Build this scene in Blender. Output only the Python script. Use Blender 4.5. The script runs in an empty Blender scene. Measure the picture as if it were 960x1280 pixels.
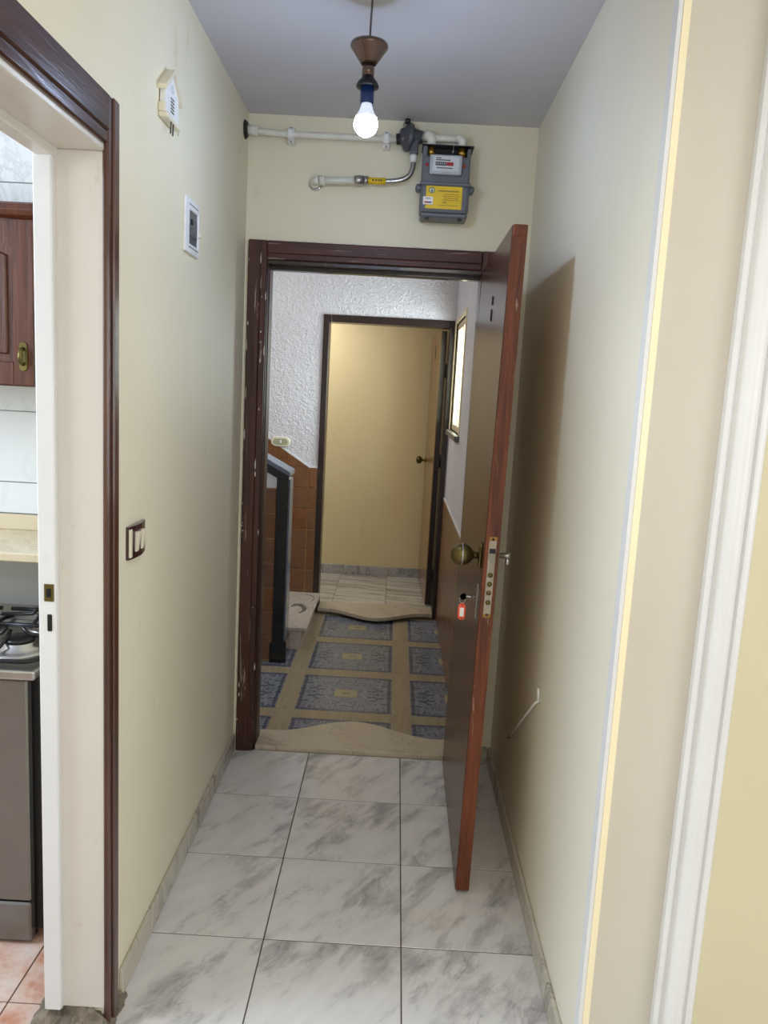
import bpy, bmesh, math, random
from mathutils import Vector, Matrix
random.seed(7)
S = bpy.context.scene
COL = S.collection

# ---------------------------------------------------------------- camera, world, lights, exposure
cam_d = bpy.data.cameras.new('camera'); cam = bpy.data.objects.new('camera', cam_d); COL.objects.link(cam)
cam_d.sensor_fit = 'VERTICAL'; cam_d.sensor_height = 36.0; cam_d.lens = 978.84 * 36.0 / 1280.0
cam_d.clip_start = 0.02
_yaw, _pitch, _roll = math.radians(0.531), math.radians(-8.865), math.radians(3.103)
_f = Vector((-math.sin(_yaw)*math.cos(_pitch), math.cos(_yaw)*math.cos(_pitch), math.sin(_pitch)))
_r = Vector((math.cos(_yaw), math.sin(_yaw), 0)); _u = _r.cross(_f)
_r2 = math.cos(_roll)*_r + math.sin(_roll)*_u; _u2 = -math.sin(_roll)*_r + math.cos(_roll)*_u
cam.matrix_world = Matrix(((_r2.x, _u2.x, -_f.x, -0.0985), (_r2.y, _u2.y, -_f.y, -2.053), (_r2.z, _u2.z, -_f.z, 1.594), (0, 0, 0, 1)))
S.camera = cam

W = bpy.data.worlds.new('world'); S.world = W; W.use_nodes = True
W.node_tree.nodes['Background'].inputs[0].default_value = (0.80, 0.92, 1.0, 1)
W.node_tree.nodes['Background'].inputs[1].default_value = 1.3

def area(name, loc, direction, sx, sy, energy, color):
    l = bpy.data.lights.new(name, 'AREA'); l.shape = 'RECTANGLE'; l.size = sx; l.size_y = sy; l.energy = energy; l.color = color
    o = bpy.data.objects.new(name, l); COL.objects.link(o); o.location = loc
    o.rotation_euler = Vector(direction).to_track_quat('-Z', 'Y').to_euler(); return o
area('hall_window_daylight', (0.75, -4.60, 1.55), (0, 1, 0), 1.9, 1.5, 24, (0.97, 0.97, 1.0))
area('landing_window_daylight', (0.50, 3.05, 1.72), (-1, 0, -0.12), 0.80, 0.66, 44, (1.0, 0.93, 0.95))
area('stairwell_daylight', (-1.35, 2.40, 2.72), (0.1, 0, -1), 1.2, 1.4, 13, (1.0, 0.97, 0.90))
area('kitchen_window_daylight', (-2.62, -0.75, 1.95), (1, 0, -0.28), 1.1, 1.1, 62, (0.72, 0.84, 1.0))
area('far_room_lamp', (-1.05, 4.12, 2.30), (0.25, 0.1, -1), 0.35, 0.35, 9.3, (1.0, 0.96, 1.0))
area('hall_side_fill', (2.58, -2.3, 1.55), (-1, 0, 0), 1.9, 1.5, 38, (0.86, 0.93, 1.0))  # added fill at the solid side wall, brightens the corridor walls
area('hall_overhead_fill', (0.1, -1.75, 2.50), (0, 0.0, -1), 0.45, 0.45, 11, (1.0, 0.93, 0.80))  # unseen overhead fill, added to lift the corridor ambient
BULB_STRENGTH = 190.0

S.view_settings.view_transform = 'Standard'; S.view_settings.look = 'None'
S.cycles.diffuse_bounces = 6; S.cycles.glossy_bounces = 3; S.cycles.max_bounces = 8
S.view_settings.exposure = -0.07; S.view_settings.gamma = 1.0; S.view_settings.use_curve_mapping = False

# ---------------------------------------------------------------- material helpers
def srgb(r, g, b):
    f = lambda c: c/12.92 if c <= 0.04045 else ((c+0.055)/1.055)**2.4
    return (f(r/255), f(g/255), f(b/255), 1)
class NT:
    def __init__(s, name):
        s.m = bpy.data.materials.new(name); s.m.use_nodes = True; s.t = s.m.node_tree
        s.b = s.t.nodes['Principled BSDF']; s.out = s.t.nodes['Material Output']
    def n(s, kind, **kw):
        x = s.t.nodes.new(kind)
        for k, v in kw.items(): setattr(x, k, v)
        return x
    def l(s, a, b): s.t.links.new(a, b)
    def set(s, sock, v):
        if hasattr(v, 'is_linked') or isinstance(v, bpy.types.NodeSocket): s.l(v, sock)
        else: sock.default_value = v
    def pos(s, scale=(1, 1, 1), rot=(0, 0, 0), rnd=0.0):
        g = s.n('ShaderNodeNewGeometry').outputs['Position']
        if rnd:
            oi = s.n('ShaderNodeObjectInfo').outputs['Random']
            g = s.vm('ADD', g, s.vm('SCALE', (1.0, 0.73, 1.31), None, s.m1('MULTIPLY', oi, rnd)))
        if any(rot): m0 = s.n('ShaderNodeMapping'); s.l(g, m0.inputs[0]); m0.inputs['Rotation'].default_value = rot; g = m0.outputs[0]
        mp = s.n('ShaderNodeMapping'); s.l(g, mp.inputs[0]); mp.inputs['Scale'].default_value = scale
        return mp.outputs[0]
    def vm(s, op, a, b=None, sc=None):
        x = s.n('ShaderNodeVectorMath', operation=op); s.set(x.inputs[0], a)
        if b is not None: s.set(x.inputs[1], b)
        if sc is not None: s.set(x.inputs['Scale'], sc)
        return x.outputs[0]
    def m1(s, op, a, b=None, c=None):
        x = s.n('ShaderNodeMath', operation=op); s.set(x.inputs[0], a)
        if b is not None: s.set(x.inputs[1], b)
        if c is not None: s.set(x.inputs[2], c)
        return x.outputs[0]
    def noise(s, vec, scale, detail=3.0, rough=0.5, dist=0.0):
        x = s.n('ShaderNodeTexNoise'); s.l(vec, x.inputs['Vector']); x.inputs['Scale'].default_value = scale
        x.inputs['Detail'].default_value = detail; x.inputs['Roughness'].default_value = rough; x.inputs['Distortion'].default_value = dist
        return x.outputs['Fac']
    def ramp(s, fac, *stops):
        x = s.n('ShaderNodeValToRGB'); s.l(fac, x.inputs[0]); e = x.color_ramp.elements
        while len(e) < len(stops): e.new(0.5)
        for el, (p, c) in zip(e, stops): el.position = p; el.color = c if not isinstance(c, (int, float)) else (c, c, c, 1)
        return x.outputs[0]
    def mix(s, fac, a, b, mode='MIX'):
        x = s.n('ShaderNodeMix', data_type='RGBA', blend_type=mode); s.set(x.inputs[0], fac); s.set(x.inputs[6], a); s.set(x.inputs[7], b)
        return x.outputs[2]
    def bump(s, h, strength=0.3, dist=0.01):
        x = s.n('ShaderNodeBump'); s.l(h, x.inputs['Height']); x.inputs['Strength'].default_value = strength; x.inputs['Distance'].default_value = dist
        s.l(x.outputs[0], s.b.inputs['Normal'])
    def fin(s, col, rough=0.5, metal=0.0, spec=None, coat=None):
        s.set(s.b.inputs['Base Color'], col); s.set(s.b.inputs['Roughness'], rough); s.b.inputs['Metallic'].default_value = metal
        if spec is not None: s.b.inputs['Specular IOR Level'].default_value = spec
        if coat is not None: s.b.inputs['Coat Weight'].default_value = coat; s.b.inputs['Coat Roughness'].default_value = 0.08
        return s.m

def m_paint(name, c1, c2, rough=0.55, bump=0.06, scuff=None):
    t = NT(name); p = t.pos()
    n = t.noise(p, 1.3, 5, 0.6); col = t.ramp(n, (0.32, c1), (0.70, c2))
    if scuff:
        k = t.ramp(t.noise(t.pos((3, 3, 1.2)), 3.2, 6, 0.7), (0.62, 0), (0.74, 1))
        col = t.mix(t.m1('MULTIPLY', k, 0.45), col, scuff)
    t.bump(t.noise(p, 26, 5, 0.65), bump, 0.02)
    return t.fin(col, rough, spec=0.35)
def m_plain(name, c, rough=0.5, metal=0.0, var=0.08, coat=None):
    t = NT(name); n = t.noise(t.pos(), 18, 3)
    d = tuple(x*(1-var) for x in c[:3])+(1,); e = tuple(min(1, x*(1+var)) for x in c[:3])+(1,)
    return t.fin(t.ramp(n, (0.3, d), (0.7, e)), rough, metal, coat=coat)
def m_wood(name, dark, light, rough=0.35, chips=0.0, axis='z', coat=0.3, chipc=None):
    t = NT(name); sc = {'z': (9, 9, 0.55), 'y': (9, 0.55, 9), 'x': (0.55, 9, 9)}[axis]
    p = t.pos(sc, rnd=3.0)
    g = t.noise(p, 5.0, 6, 0.62, 0.6); col = t.ramp(g, (0.30, dark), (0.68, light))
    f = t.noise(t.pos(tuple(v*3 for v in sc)), 8, 3, 0.7)
    col = t.mix(t.m1('MULTIPLY', t.ramp(f, (0.5, 0), (0.75, 1)), 0.35), col, dark)
    if chips:
        k = t.noise(t.pos(tuple(v*0.9 for v in sc), rnd=5.0), 4.0, 6, 0.75, 1.0)
        k = t.ramp(k, (0.665-chips*0.055, 0), (0.70-chips*0.055, 1))
        col = t.mix(t.m1('MULTIPLY', k, 0.5), col, chipc or srgb(190, 170, 150))
    t.bump(g, 0.12, 0.01)
    return t.fin(col, rough, coat=coat)
def m_marble(name, base, mid, vein, rough=0.16, scale=1.0, stretch=(1, 2.3, 1), rot=0.85, band=0.06, warm=None):
    t = NT(name)
    p = t.pos(tuple(v*scale for v in stretch), (0, 0, rot), rnd=17.0)
    n1 = t.noise(p, 3.0, 7, 0.62, 0.9)
    cl = t.ramp(n1, (0.36, base), (0.56, base), (0.72, mid))
    n2 = t.noise(p, 2.4, 8, 0.68, 1.4)
    d = t.m1('ABSOLUTE', t.m1('SUBTRACT', n2, 0.5))
    v = t.ramp(d, (0.0, 1), (band, 0))
    m = t.ramp(t.noise(p, 1.6, 3), (0.42, 0), (0.62, 1))
    col = t.mix(t.m1('MULTIPLY', t.m1('MULTIPLY', v, m), 0.85), cl, vein)
    if warm: col = t.mix(t.m1('MULTIPLY', t.ramp(t.noise(t.pos(), 4.5, 3), (0.55, 0), (0.75, 1)), 0.35), col, warm)
    return t.fin(col, rough, spec=0.5)

CREAM1, CREAM2 = srgb(230, 222, 195), srgb(236, 229, 206)
M = {}
M['wall'] = m_paint('cream_wall_paint', CREAM1, CREAM2, 0.5, 0.05, srgb(205, 190, 150))
M['wall_right'] = m_paint('pale_cream_wall_paint', srgb(228, 222, 203), srgb(234, 229, 212), 0.45, 0.04)
M['beige'] = m_paint('beige_wall_paint', srgb(198, 191, 178), srgb(205, 198, 186), 0.5, 0.03)
M['yellow'] = m_paint('warm_yellow_wall_paint', srgb(206, 196, 164), srgb(212, 203, 172), 0.5, 0.03)
M['far_yellow'] = m_paint('straw_yellow_wall_paint', srgb(226, 206, 154), srgb(232, 214, 166), 0.55, 0.03, srgb(190, 172, 130))
M['ceiling'] = m_paint('ceiling_paint', srgb(196, 195, 203), srgb(204, 203, 210), 0.6, 0.05)
M['white_gloss'] = m_paint('white_gloss_paint', srgb(216, 216, 216), srgb(226, 226, 226), 0.3, 0.05, srgb(196, 192, 182))
M['jamb_cream'] = m_paint('cream_gloss_paint', srgb(206, 200, 191), srgb(214, 208, 200), 0.32, 0.05, srgb(170, 150, 115))
M['bead_yellow'] = m_paint('pale_yellow_paint', srgb(240, 226, 186), srgb(243, 231, 198), 0.4, 0.02)
M['hall_plain'] = m_paint('hall_wall_paint', CREAM1, CREAM2, 0.6, 0.02)
def _plaster():
    t = NT('textured_plaster'); p = t.pos()
    h = t.m1('ADD', t.noise(p, 34, 4, 0.6, 0.8), t.m1('MULTIPLY', t.noise(p, 85, 2, 0.5), 0.4))
    t.bump(h, 0.75, 0.02)
    return t.fin(t.ramp(t.noise(p, 2, 3), (0.3, srgb(214, 209, 213)), (0.7, srgb(223, 219, 222))), 0.55)
M['plaster'] = _plaster()
def _floor_marble():
    t = NT('grey_veined_marble_tile'); rot = (0, 0, math.radians(-52))
    p = t.pos((1.0, 2.6, 1.0), (0, 0, math.radians(-58)), rnd=17.0); q = t.pos((1.0, 1.6, 1.0), (0, 0, math.radians(-48)), rnd=11.0)
    a = t.noise(p, 3.4, 6, 0.58, 0.25); b = t.noise(q, 5.5, 6, 0.62, 0.5); c = t.noise(p, 8.0, 6, 0.68, 0.3)
    k = t.m1('ADD', t.m1('MULTIPLY', a, 0.55), t.m1('ADD', t.m1('MULTIPLY', b, 0.25), t.m1('MULTIPLY', c, 0.20)))
    col = t.ramp(k, (0.37, srgb(160, 157, 156)), (0.435, srgb(190, 187, 185)), (0.49, srgb(214, 211, 208)), (0.62, srgb(224, 221, 218)))
    d = t.m1('ABSOLUTE', t.m1('SUBTRACT', t.noise(p, 2.6, 5, 0.6, 0.4), 0.5))
    v = t.m1('MULTIPLY', t.ramp(d, (0.0, 1), (0.018, 0)), t.ramp(a, (0.40, 1), (0.52, 0)))
    col = t.mix(t.m1('MULTIPLY', v, 0.45), col, srgb(134, 131, 134))
    w = t.ramp(t.noise(t.pos(rnd=7.0), 5.0, 3), (0.56, 0), (0.74, 1))
    col = t.mix(t.m1('MULTIPLY', w, 0.28), col, srgb(222, 210, 196))
    return t.fin(col, 0.20, spec=0.5)
M['marble'] = _floor_marble()
M['skirting'] = m_marble('skirting_marble', srgb(190, 184, 168), srgb(166, 158, 142), srgb(120, 113, 102), 0.25, 1.3)
M['far_marble'] = m_marble('streaked_marble_tile', srgb(208, 202, 188), srgb(168, 160, 146), srgb(96, 91, 86), 0.18, 1.5, (0.7, 7, 1), 0.10, 0.10)
M['far_skirting'] = m_marble('far_skirting_marble', srgb(180, 178, 172), srgb(150, 147, 142), srgb(112, 110, 106), 0.25, 1.6)
M['sill_marble'] = m_marble('cream_sill_marble', srgb(196, 182, 158), srgb(180, 164, 140), srgb(148, 130, 106), 0.3, 2.0, band=0.03)
M['step_marble'] = m_marble('pinkish_step_marble', srgb(206, 192, 178), srgb(190, 174, 160), srgb(140, 124, 112), 0.25, 2.0, band=0.03)
M['kitchen_tile'] = m_marble('white_veined_wall_tile', srgb(216, 219, 221), srgb(204, 207, 210), srgb(184, 186, 190), 0.07, 1.6, (1, 1, 0.7), 0.5, 0.035)
M['shelf_marble'] = m_marble('beige_shelf_marble', srgb(206, 192, 164), srgb(190, 174, 146), srgb(160, 142, 116), 0.2, 2.4, band=0.03)
M['grout'] = m_plain('dark_grout', srgb(86, 78, 72), 0.9)
M['grout_light'] = m_plain('light_grout', srgb(168, 160, 150), 0.9)
M['grout_tan'] = m_plain('tan_grout', srgb(178, 136, 88), 0.9)
M['mortar'] = m_plain('grey_mortar', srgb(120, 110, 96), 0.95, var=0.35)
def _pink():
    t = NT('pink_mottled_floor_tile'); p = t.pos(rnd=9)
    col = t.ramp(t.noise(p, 9, 6, 0.65), (0.36, srgb(212, 196, 188)), (0.52, srgb(204, 172, 158)), (0.68, srgb(186, 130, 104)))
    return t.fin(col, 0.22)
M['pink_tile'] = _pink()
def _brown():
    t = NT('glazed_brown_wall_tile'); p = t.pos(rnd=9)
    oi = t.n('ShaderNodeObjectInfo').outputs['Random']
    a = t.ramp(t.noise(p, 11, 5, 0.6), (0.3, srgb(104, 64, 36)), (0.7, srgb(138, 90, 54)))
    col = t.mix(t.m1('ADD', 0.12, t.m1('MULTIPLY', oi, 0.5)), a, srgb(116, 90, 70))
    t.bump(t.noise(p, 24, 3), 0.12, 0.01)
    return t.fin(col, 0.28)
M['brown_tile'] = _brown()
def _print():
    t = NT('blue_scroll_print_tile')
    pos = t.n('ShaderNodeNewGeometry').outputs['Position']
    sp = t.n('ShaderNodeSeparateXYZ'); t.l(pos, sp.inputs[0])
    ax = t.m1('PINGPONG', t.m1('ADD', sp.outputs[0], 0.29+6.0), 0.3); ay = t.m1('PINGPONG', t.m1('ADD', sp.outputs[1], -2.01+6.0), 0.3)
    cb = t.n('ShaderNodeCombineXYZ'); t.l(ax, cb.inputs[0]); t.l(ay, cb.inputs[1])
    n = t.noise(cb.outputs[0], 9.0, 0.0, 0.4, 1.6)
    line = t.m1('ABSOLUTE', t.m1('SINE', t.m1('MULTIPLY', n, 17.0)))
    ln = t.ramp(line, (0.42, 1), (0.58, 0))
    ground = t.ramp(t.noise(pos, 40, 2), (0.3, srgb(126, 130, 140)), (0.7, srgb(144, 147, 153)))
    col = t.mix(t.m1('MULTIPLY', ln, 0.8), ground, srgb(76, 82, 98))
    mx = t.m1('MAXIMUM', ax, ay)
    bd = t.m1('MULTIPLY', t.m1('GREATER_THAN', mx, 0.226), t.m1('LESS_THAN', mx, 0.243))
    col = t.mix(t.m1('MULTIPLY', bd, 0.8), col, srgb(66, 70, 84))
    ct = t.m1('MULTIPLY', t.m1('LESS_THAN', ax, 0.062), t.m1('LESS_THAN', ay, 0.052))
    col = t.mix(ct, col, srgb(172, 160, 130))
    c2 = t.m1('MULTIPLY', t.m1('LESS_THAN', ax, 0.020), t.m1('LESS_THAN', ay, 0.012))
    col = t.mix(t.m1('MULTIPLY', c2, 0.6), col, srgb(110, 98, 76))
    return t.fin(col, 0.22)
M['print'] = _print()
M['strip'] = m_wood('beige_strip_tile', srgb(146, 130, 104), srgb(172, 156, 128), 0.3, axis='y', coat=0.0)
M['frame_wood'] = m_wood('red_brown_frame_wood', srgb(42, 18, 11), srgb(84, 42, 27), 0.42, 1.45, coat=0.05)
M['frame_wood_x'] = m_wood('red_brown_frame_wood_across', srgb(44, 17, 12), srgb(86, 38, 26), 0.5, 0.9, axis='x', coat=0.0)
M['casing_wood'] = m_wood('kitchen_casing_wood', srgb(50, 28, 20), srgb(92, 54, 38), 0.30, 0.25)
M['casing_wood_y'] = m_wood('kitchen_head_casing_wood', srgb(44, 26, 22), srgb(82, 52, 42), 0.22, 0.25, axis='y')
M['leaf_face'] = m_wood('varnished_door_veneer', srgb(62, 30, 22), srgb(94, 54, 38), 0.27, 0.0, coat=0.0)
M['leaf_face'].node_tree.nodes['Principled BSDF'].inputs['Specular IOR Level'].default_value = 0.30
M['bounce_wood'] = m_wood('light_bounce_veneer', srgb(176, 132, 82), srgb(204, 162, 106), 0.3)  # unseen inner face, made pale to bounce light into the gap behind the leaf
M['leaf_edge'] = m_wood('raw_red_door_edge', srgb(62, 26, 12), srgb(128, 64, 32), 0.6, 0.9, coat=0.0)
M['dark_wood'] = m_wood('dark_stained_wood', srgb(26, 12, 10), srgb(44, 24, 18), 0.35, 0.3, coat=0.2)
M['far_face'] = m_wood('far_door_veneer', srgb(120, 88, 52), srgb(146, 110, 68), 0.25)
M['cab_wood'] = m_wood('reddish_cabinet_wood', srgb(54, 22, 10), srgb(92, 44, 22), 0.32, 0.0, coat=0.15)
M['granite'] = m_plain('black_granite', srgb(14, 16, 22), 0.12, var=0.4, coat=0.5)
M['granite_lit'] = m_plain('black_granite_lit_grey', srgb(104, 112, 126), 0.16, var=0.2)  # same black granite, its reflected light put into a grey colour
M['brass'] = m_plain('aged_brass', srgb(104, 92, 54), 0.38, 0.85, 0.25)
M['brass_bright'] = m_plain('brass_fitting', srgb(196, 156, 70), 0.35, 0.9, 0.15)
M['steel'] = m_plain('brushed_steel', srgb(176, 174, 172), 0.28, 0.95, 0.06)
M['steel_front'] = m_plain('grey_stove_steel', srgb(128, 126, 124), 0.22, 0.75, 0.05)
M['dull_steel'] = m_plain('dull_worn_steel', srgb(160, 150, 136), 0.5, 0.7, 0.2)
M['dull_brass'] = m_plain('dull_worn_brass', srgb(150, 112, 62), 0.5, 0.7, 0.25)
M['neck'] = m_plain('bulb_neck_glow', srgb(236, 238, 244), 0.4)  # opaque plastic, the bulb's glow is put in as faint emission
M['neck'].node_tree.nodes['Principled BSDF'].inputs['Emission Color'].default_value = (0.62, 0.76, 1.0, 1); M['neck'].node_tree.nodes['Principled BSDF'].inputs['Emission Strength'].default_value = 0.55
M['chrome'] = m_plain('chrome', srgb(205, 205, 208), 0.12, 1.0, 0.03)
M['iron'] = m_plain('black_enamel_iron', srgb(16, 16, 20), 0.35, 0.2, 0.2)
M['black'] = m_plain('black_plastic', srgb(18, 18, 18), 0.5)
M['meter_grey'] = m_plain('slate_grey_meter_paint', srgb(104, 106, 114), 0.4, 0.1)
M['reg_grey'] = m_plain('grey_cast_metal', srgb(84, 86, 94), 0.38, 0.3)
M['meter_light'] = m_plain('light_grey_plastic', srgb(176, 180, 190), 0.35)
M['meter_face'] = m_plain('pale_meter_face', srgb(206, 210, 214), 0.3)
M['label_yellow'] = m_plain('yellow_label', srgb(232, 196, 30), 0.4)
M['label_white'] = m_plain('white_sticker', srgb(238, 236, 232), 0.4)
M['ink'] = m_plain('dark_print_ink', srgb(60, 52, 30), 0.6)
M['faded'] = m_plain('faded_print', srgb(176, 140, 40), 0.5)
M['ink_red'] = m_plain('red_print_ink', srgb(170, 40, 40), 0.6)
M['ink_blue'] = m_plain('blue_print_ink', srgb(60, 60, 130), 0.6)
M['ink_green'] = m_plain('green_print_ink', srgb(40, 96, 60), 0.6)
M['red'] = m_plain('red_seal_plastic', srgb(190, 40, 36), 0.4)
M['pipe_white'] = m_plain('white_painted_pipe', srgb(222, 220, 210), 0.3)
M['plastic_white'] = m_plain('white_plastic', srgb(232, 232, 232), 0.35)
M['plastic_cream'] = m_plain('cream_plastic', srgb(226, 218, 196), 0.4)
M['plate_brown'] = m_plain('dark_plum_plastic', srgb(58, 32, 32), 0.22, coat=0.4)
M['box_inside'] = m_plain('dark_grey_plastic', srgb(74, 78, 84), 0.3)
M['copper'] = m_plain('brown_smoked_metal', srgb(88, 64, 54), 0.14, 0.6, 0.15, coat=0.7)
M['blue_plastic'] = m_plain('deep_blue_plastic', srgb(16, 44, 96), 0.3)
M['cord'] = m_plain('grey_lamp_cord', srgb(84, 80, 80), 0.5)
M['tag_orange'] = m_plain('orange_red_plastic', srgb(238, 84, 50), 0.3)
M['tag_paper'] = m_plain('white_paper_insert', srgb(246, 236, 236), 0.5)
M['rubber_seal'] = m_plain('cream_window_frame', srgb(226, 208, 170), 0.4)
M['stone_dark'] = m_plain('dark_window_sill_stone', srgb(98, 92, 88), 0.35, var=0.3)
def _glass():
    t = NT('window_glass'); t.t.nodes.remove(t.b)
    a = t.n('ShaderNodeBsdfTransparent'); a.inputs[0].default_value = (0.86, 0.97, 0.98, 1)
    g = t.n('ShaderNodeBsdfGlossy'); g.inputs['Roughness'].default_value = 0.05
    mx = t.n('ShaderNodeMixShader'); mx.inputs[0].default_value = 0.08
    t.l(a.outputs[0], mx.inputs[1]); t.l(g.outputs[0], mx.inputs[2]); t.l(mx.outputs[0], t.out.inputs[0]); return t.m
M['glass'] = _glass()
def _bulb():
    t = NT('lit_bulb_glass'); t.b.inputs['Base Color'].default_value = (0.9, 0.9, 0.9, 1)
    t.b.inputs['Emission Color'].default_value = (0.52, 0.68, 1.0, 1); t.b.inputs['Emission Strength'].default_value = BULB_STRENGTH; return t.m
M['bulb'] = _bulb()

# ---------------------------------------------------------------- mesh helpers
class MB:
    def __init__(s): s.bm = bmesh.new()
    def box(s, x0, x1, y0, y1, z0, z1, bev=0.0, seg=1):
        t = bmesh.new(); bmesh.ops.create_cube(t, size=1)
        for v in t.verts: v.co = Vector(((x0+x1)/2+v.co.x*(x1-x0), (y0+y1)/2+v.co.y*(y1-y0), (z0+z1)/2+v.co.z*(z1-z0)))
        if bev: bmesh.ops.bevel(t, geom=t.edges[:], offset=bev, segments=seg, affect='EDGES', profile=0.5)
        return s.add(t)
    def add(s, t, mat=None):
        if mat is not None: bmesh.ops.transform(t, matrix=mat, verts=t.verts)
        me = bpy.data.meshes.new('tmp'); t.to_mesh(me); t.free(); s.bm.from_mesh(me); bpy.data.meshes.remove(me); return s
    def prism(s, pts, axis, a, b, bev=0.0):
        """pts: polygon in the two other axes (in xyz order), extruded along axis from a to b"""
        t = bmesh.new(); f = {'x': lambda p, q, w: (w, p, q), 'y': lambda p, q, w: (p, w, q), 'z': lambda p, q, w: (p, q, w)}[axis]
        A = [t.verts.new(f(p, q, a)) for p, q in pts]; B = [t.verts.new(f(p, q, b)) for p, q in pts]
        t.faces.new(A); t.faces.new(B[::-1])
        for i in range(len(pts)): t.faces.new((A[i], B[i], B[(i+1) % len(pts)], A[(i+1) % len(pts)]))
        bmesh.ops.recalc_face_normals(t, faces=t.faces)
        if bev: bmesh.ops.bevel(t, geom=t.edges[:], offset=bev, segments=1, affect='EDGES', profile=0.5)
        return s.add(t)
    def lathe(s, prof, loc, axis=(0, 0, 1), seg=28):
        """prof: (radius, height) list; revolved about axis through loc"""
        t = bmesh.new(); rings = []
        for r, h in prof:
            if r < 1e-6: rings.append([t.verts.new((0, 0, h))])
            else: rings.append([t.verts.new((r*math.cos(2*math.pi*k/seg), r*math.sin(2*math.pi*k/seg), h)) for k in range(seg)])
        for A, B in zip(rings, rings[1:]):
            for k in range(seg):
                a, b = A[k % len(A)], A[(k+1) % len(A)]; c, d = B[(k+1) % len(B)], B[k % len(B)]
                vs = []
                for v in (a, b, c, d):
                    if v not in vs: vs.append(v)
                if len(vs) > 2: t.faces.new(vs)
        for R in (rings[0], rings[-1]):
            if len(R) > 2: t.faces.new(R)
        bmesh.ops.recalc_face_normals(t, faces=t.faces)
        for f in t.faces: f.smooth = True
        q = Vector((0, 0, 1)).rotation_difference(Vector(axis)).to_matrix().to_4x4()
        return s.add(t, Matrix.Translation(loc) @ q)
    def tube(s, pts, r, seg=10, cap=True):
        t = bmesh.new(); P = [Vector(p) for p in pts]; rings = []
        up = None
        for i, p in enumerate(P):
            d = (P[min(i+1, len(P)-1)]-P[max(i-1, 0)]).normalized()
            if up is None: up = d.orthogonal().normalized()
            up = (up-d*up.dot(d)).normalized(); w = d.cross(up)
            rr = r[i] if isinstance(r, (list, tuple)) else r
            rings.append([t.verts.new(p+rr*(math.cos(2*math.pi*k/seg)*up+math.sin(2*math.pi*k/seg)*w)) for k in range(seg)])
        for A, B in zip(rings, rings[1:]):
            for k in range(seg): t.faces.new((A[k], A[(k+1) % seg], B[(k+1) % seg], B[k])).smooth = True
        if cap: t.faces.new(rings[0][::-1]); t.faces.new(rings[-1])
        bmesh.ops.recalc_face_normals(t, faces=t.faces)
        return s.add(t)
    def rotz(s, ang, c):
        bmesh.ops.rotate(s.bm, cent=Vector(c), matrix=Matrix.Rotation(ang, 3, 'Z'), verts=s.bm.verts); return s
    def build(s, name, m, parent=None):
        me = bpy.data.meshes.new(name); s.bm.to_mesh(me); s.bm.free(); me.materials.append(M[m] if isinstance(m, str) else m)
        o = bpy.data.objects.new(name, me); COL.objects.link(o)
        if parent is not None:
            o.parent = parent; o.matrix_parent_inverse = Matrix.Translation(-wloc(parent))
        return o
def wloc(o):
    v = Vector(o.location)
    return v if o.parent is None else v   # parents are only ever translated; parts built in world space sit at the origin
def smooth(o, ang=40):
    for p in o.data.polygons: p.use_smooth = True
    o.data.set_sharp_from_angle(angle=math.radians(ang)); return o
def shear(mb):
    for v in mb.bm.verts: v.co.x -= 0.004*v.co.z*max(0.0, min(1.0, (YB-v.co.y)/(YB-YN)))   # the corner leans a little
    return mb
def tag(o, label, cat, group=None, kind=None):
    if label: o['label'] = label
    if cat: o['category'] = cat
    if group: o['group'] = group
    if kind: o['kind'] = kind
    return o
def thing(name, label, cat, loc=(0, 0, 0), group=None, kind=None):
    o = bpy.data.objects.new(name, None); COL.objects.link(o); o.location = loc; o.empty_display_size = 0.05
    return tag(o, label, cat, group, kind)
def struct(o, label): o['kind'] = 'structure'; o['label'] = label; return o
def sroot(name, label, loc=(0, 0, 0)):
    o = bpy.data.objects.new(name, None); COL.objects.link(o); o.location = loc; o.empty_display_size = 0.05
    return struct(o, label)
_pieces = {}
def piece(name, parent, m, size, centre, bev=0.0009):
    """one box-shaped piece; alike sizes share mesh data"""
    key = (name, m, tuple(round(v, 4) for v in size))
    if key not in _pieces:
        a, b, c = size; mb = MB().box(-a/2, a/2, -b/2, b/2, -c/2, c/2, bev)
        me = bpy.data.meshes.new(name); mb.bm.to_mesh(me); mb.bm.free(); me.materials.append(M[m]); _pieces[key] = me
    o = bpy.data.objects.new(name, _pieces[key]); COL.objects.link(o)
    o.location = centre; o.parent = parent; o.matrix_parent_inverse = Matrix.Translation(-Vector(parent.location)); return o
def grid_tiles(name, parent, m, x0, x1, xs, y0, y1, ys, ztop, th, gap, z_axis='z'):
    """tiles between joint positions xs and ys, clipped to the rectangle"""
    def cells(a, b, js):
        e = [a]+[j for j in js if a+1e-3 < j < b-1e-3]+[b]; return [(p, q) for p, q in zip(e, e[1:]) if q-p > 0.012]
    out = []
    for p, q in cells(x0, x1, xs):
        for r, t in cells(y0, y1, ys):
            if z_axis == 'z': sz, c = (q-p-gap, t-r-gap, th), ((p+q)/2, (r+t)/2, ztop-th/2)
            elif z_axis == 'y': sz, c = (q-p-gap, th, t-r-gap), ((p+q)/2, ztop+th/2, (r+t)/2)     # wall facing -y, ztop = face y
            else: sz, c = (th, q-p-gap, t-r-gap), (ztop+th/2, (p+q)/2, (r+t)/2)                    # wall facing -x, ztop = face x
            out.append(piece(name, parent, m, sz, c))
    return out
def rng(a, step, n0, n1): return [a+step*k for k in range(n0, n1)]

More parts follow.
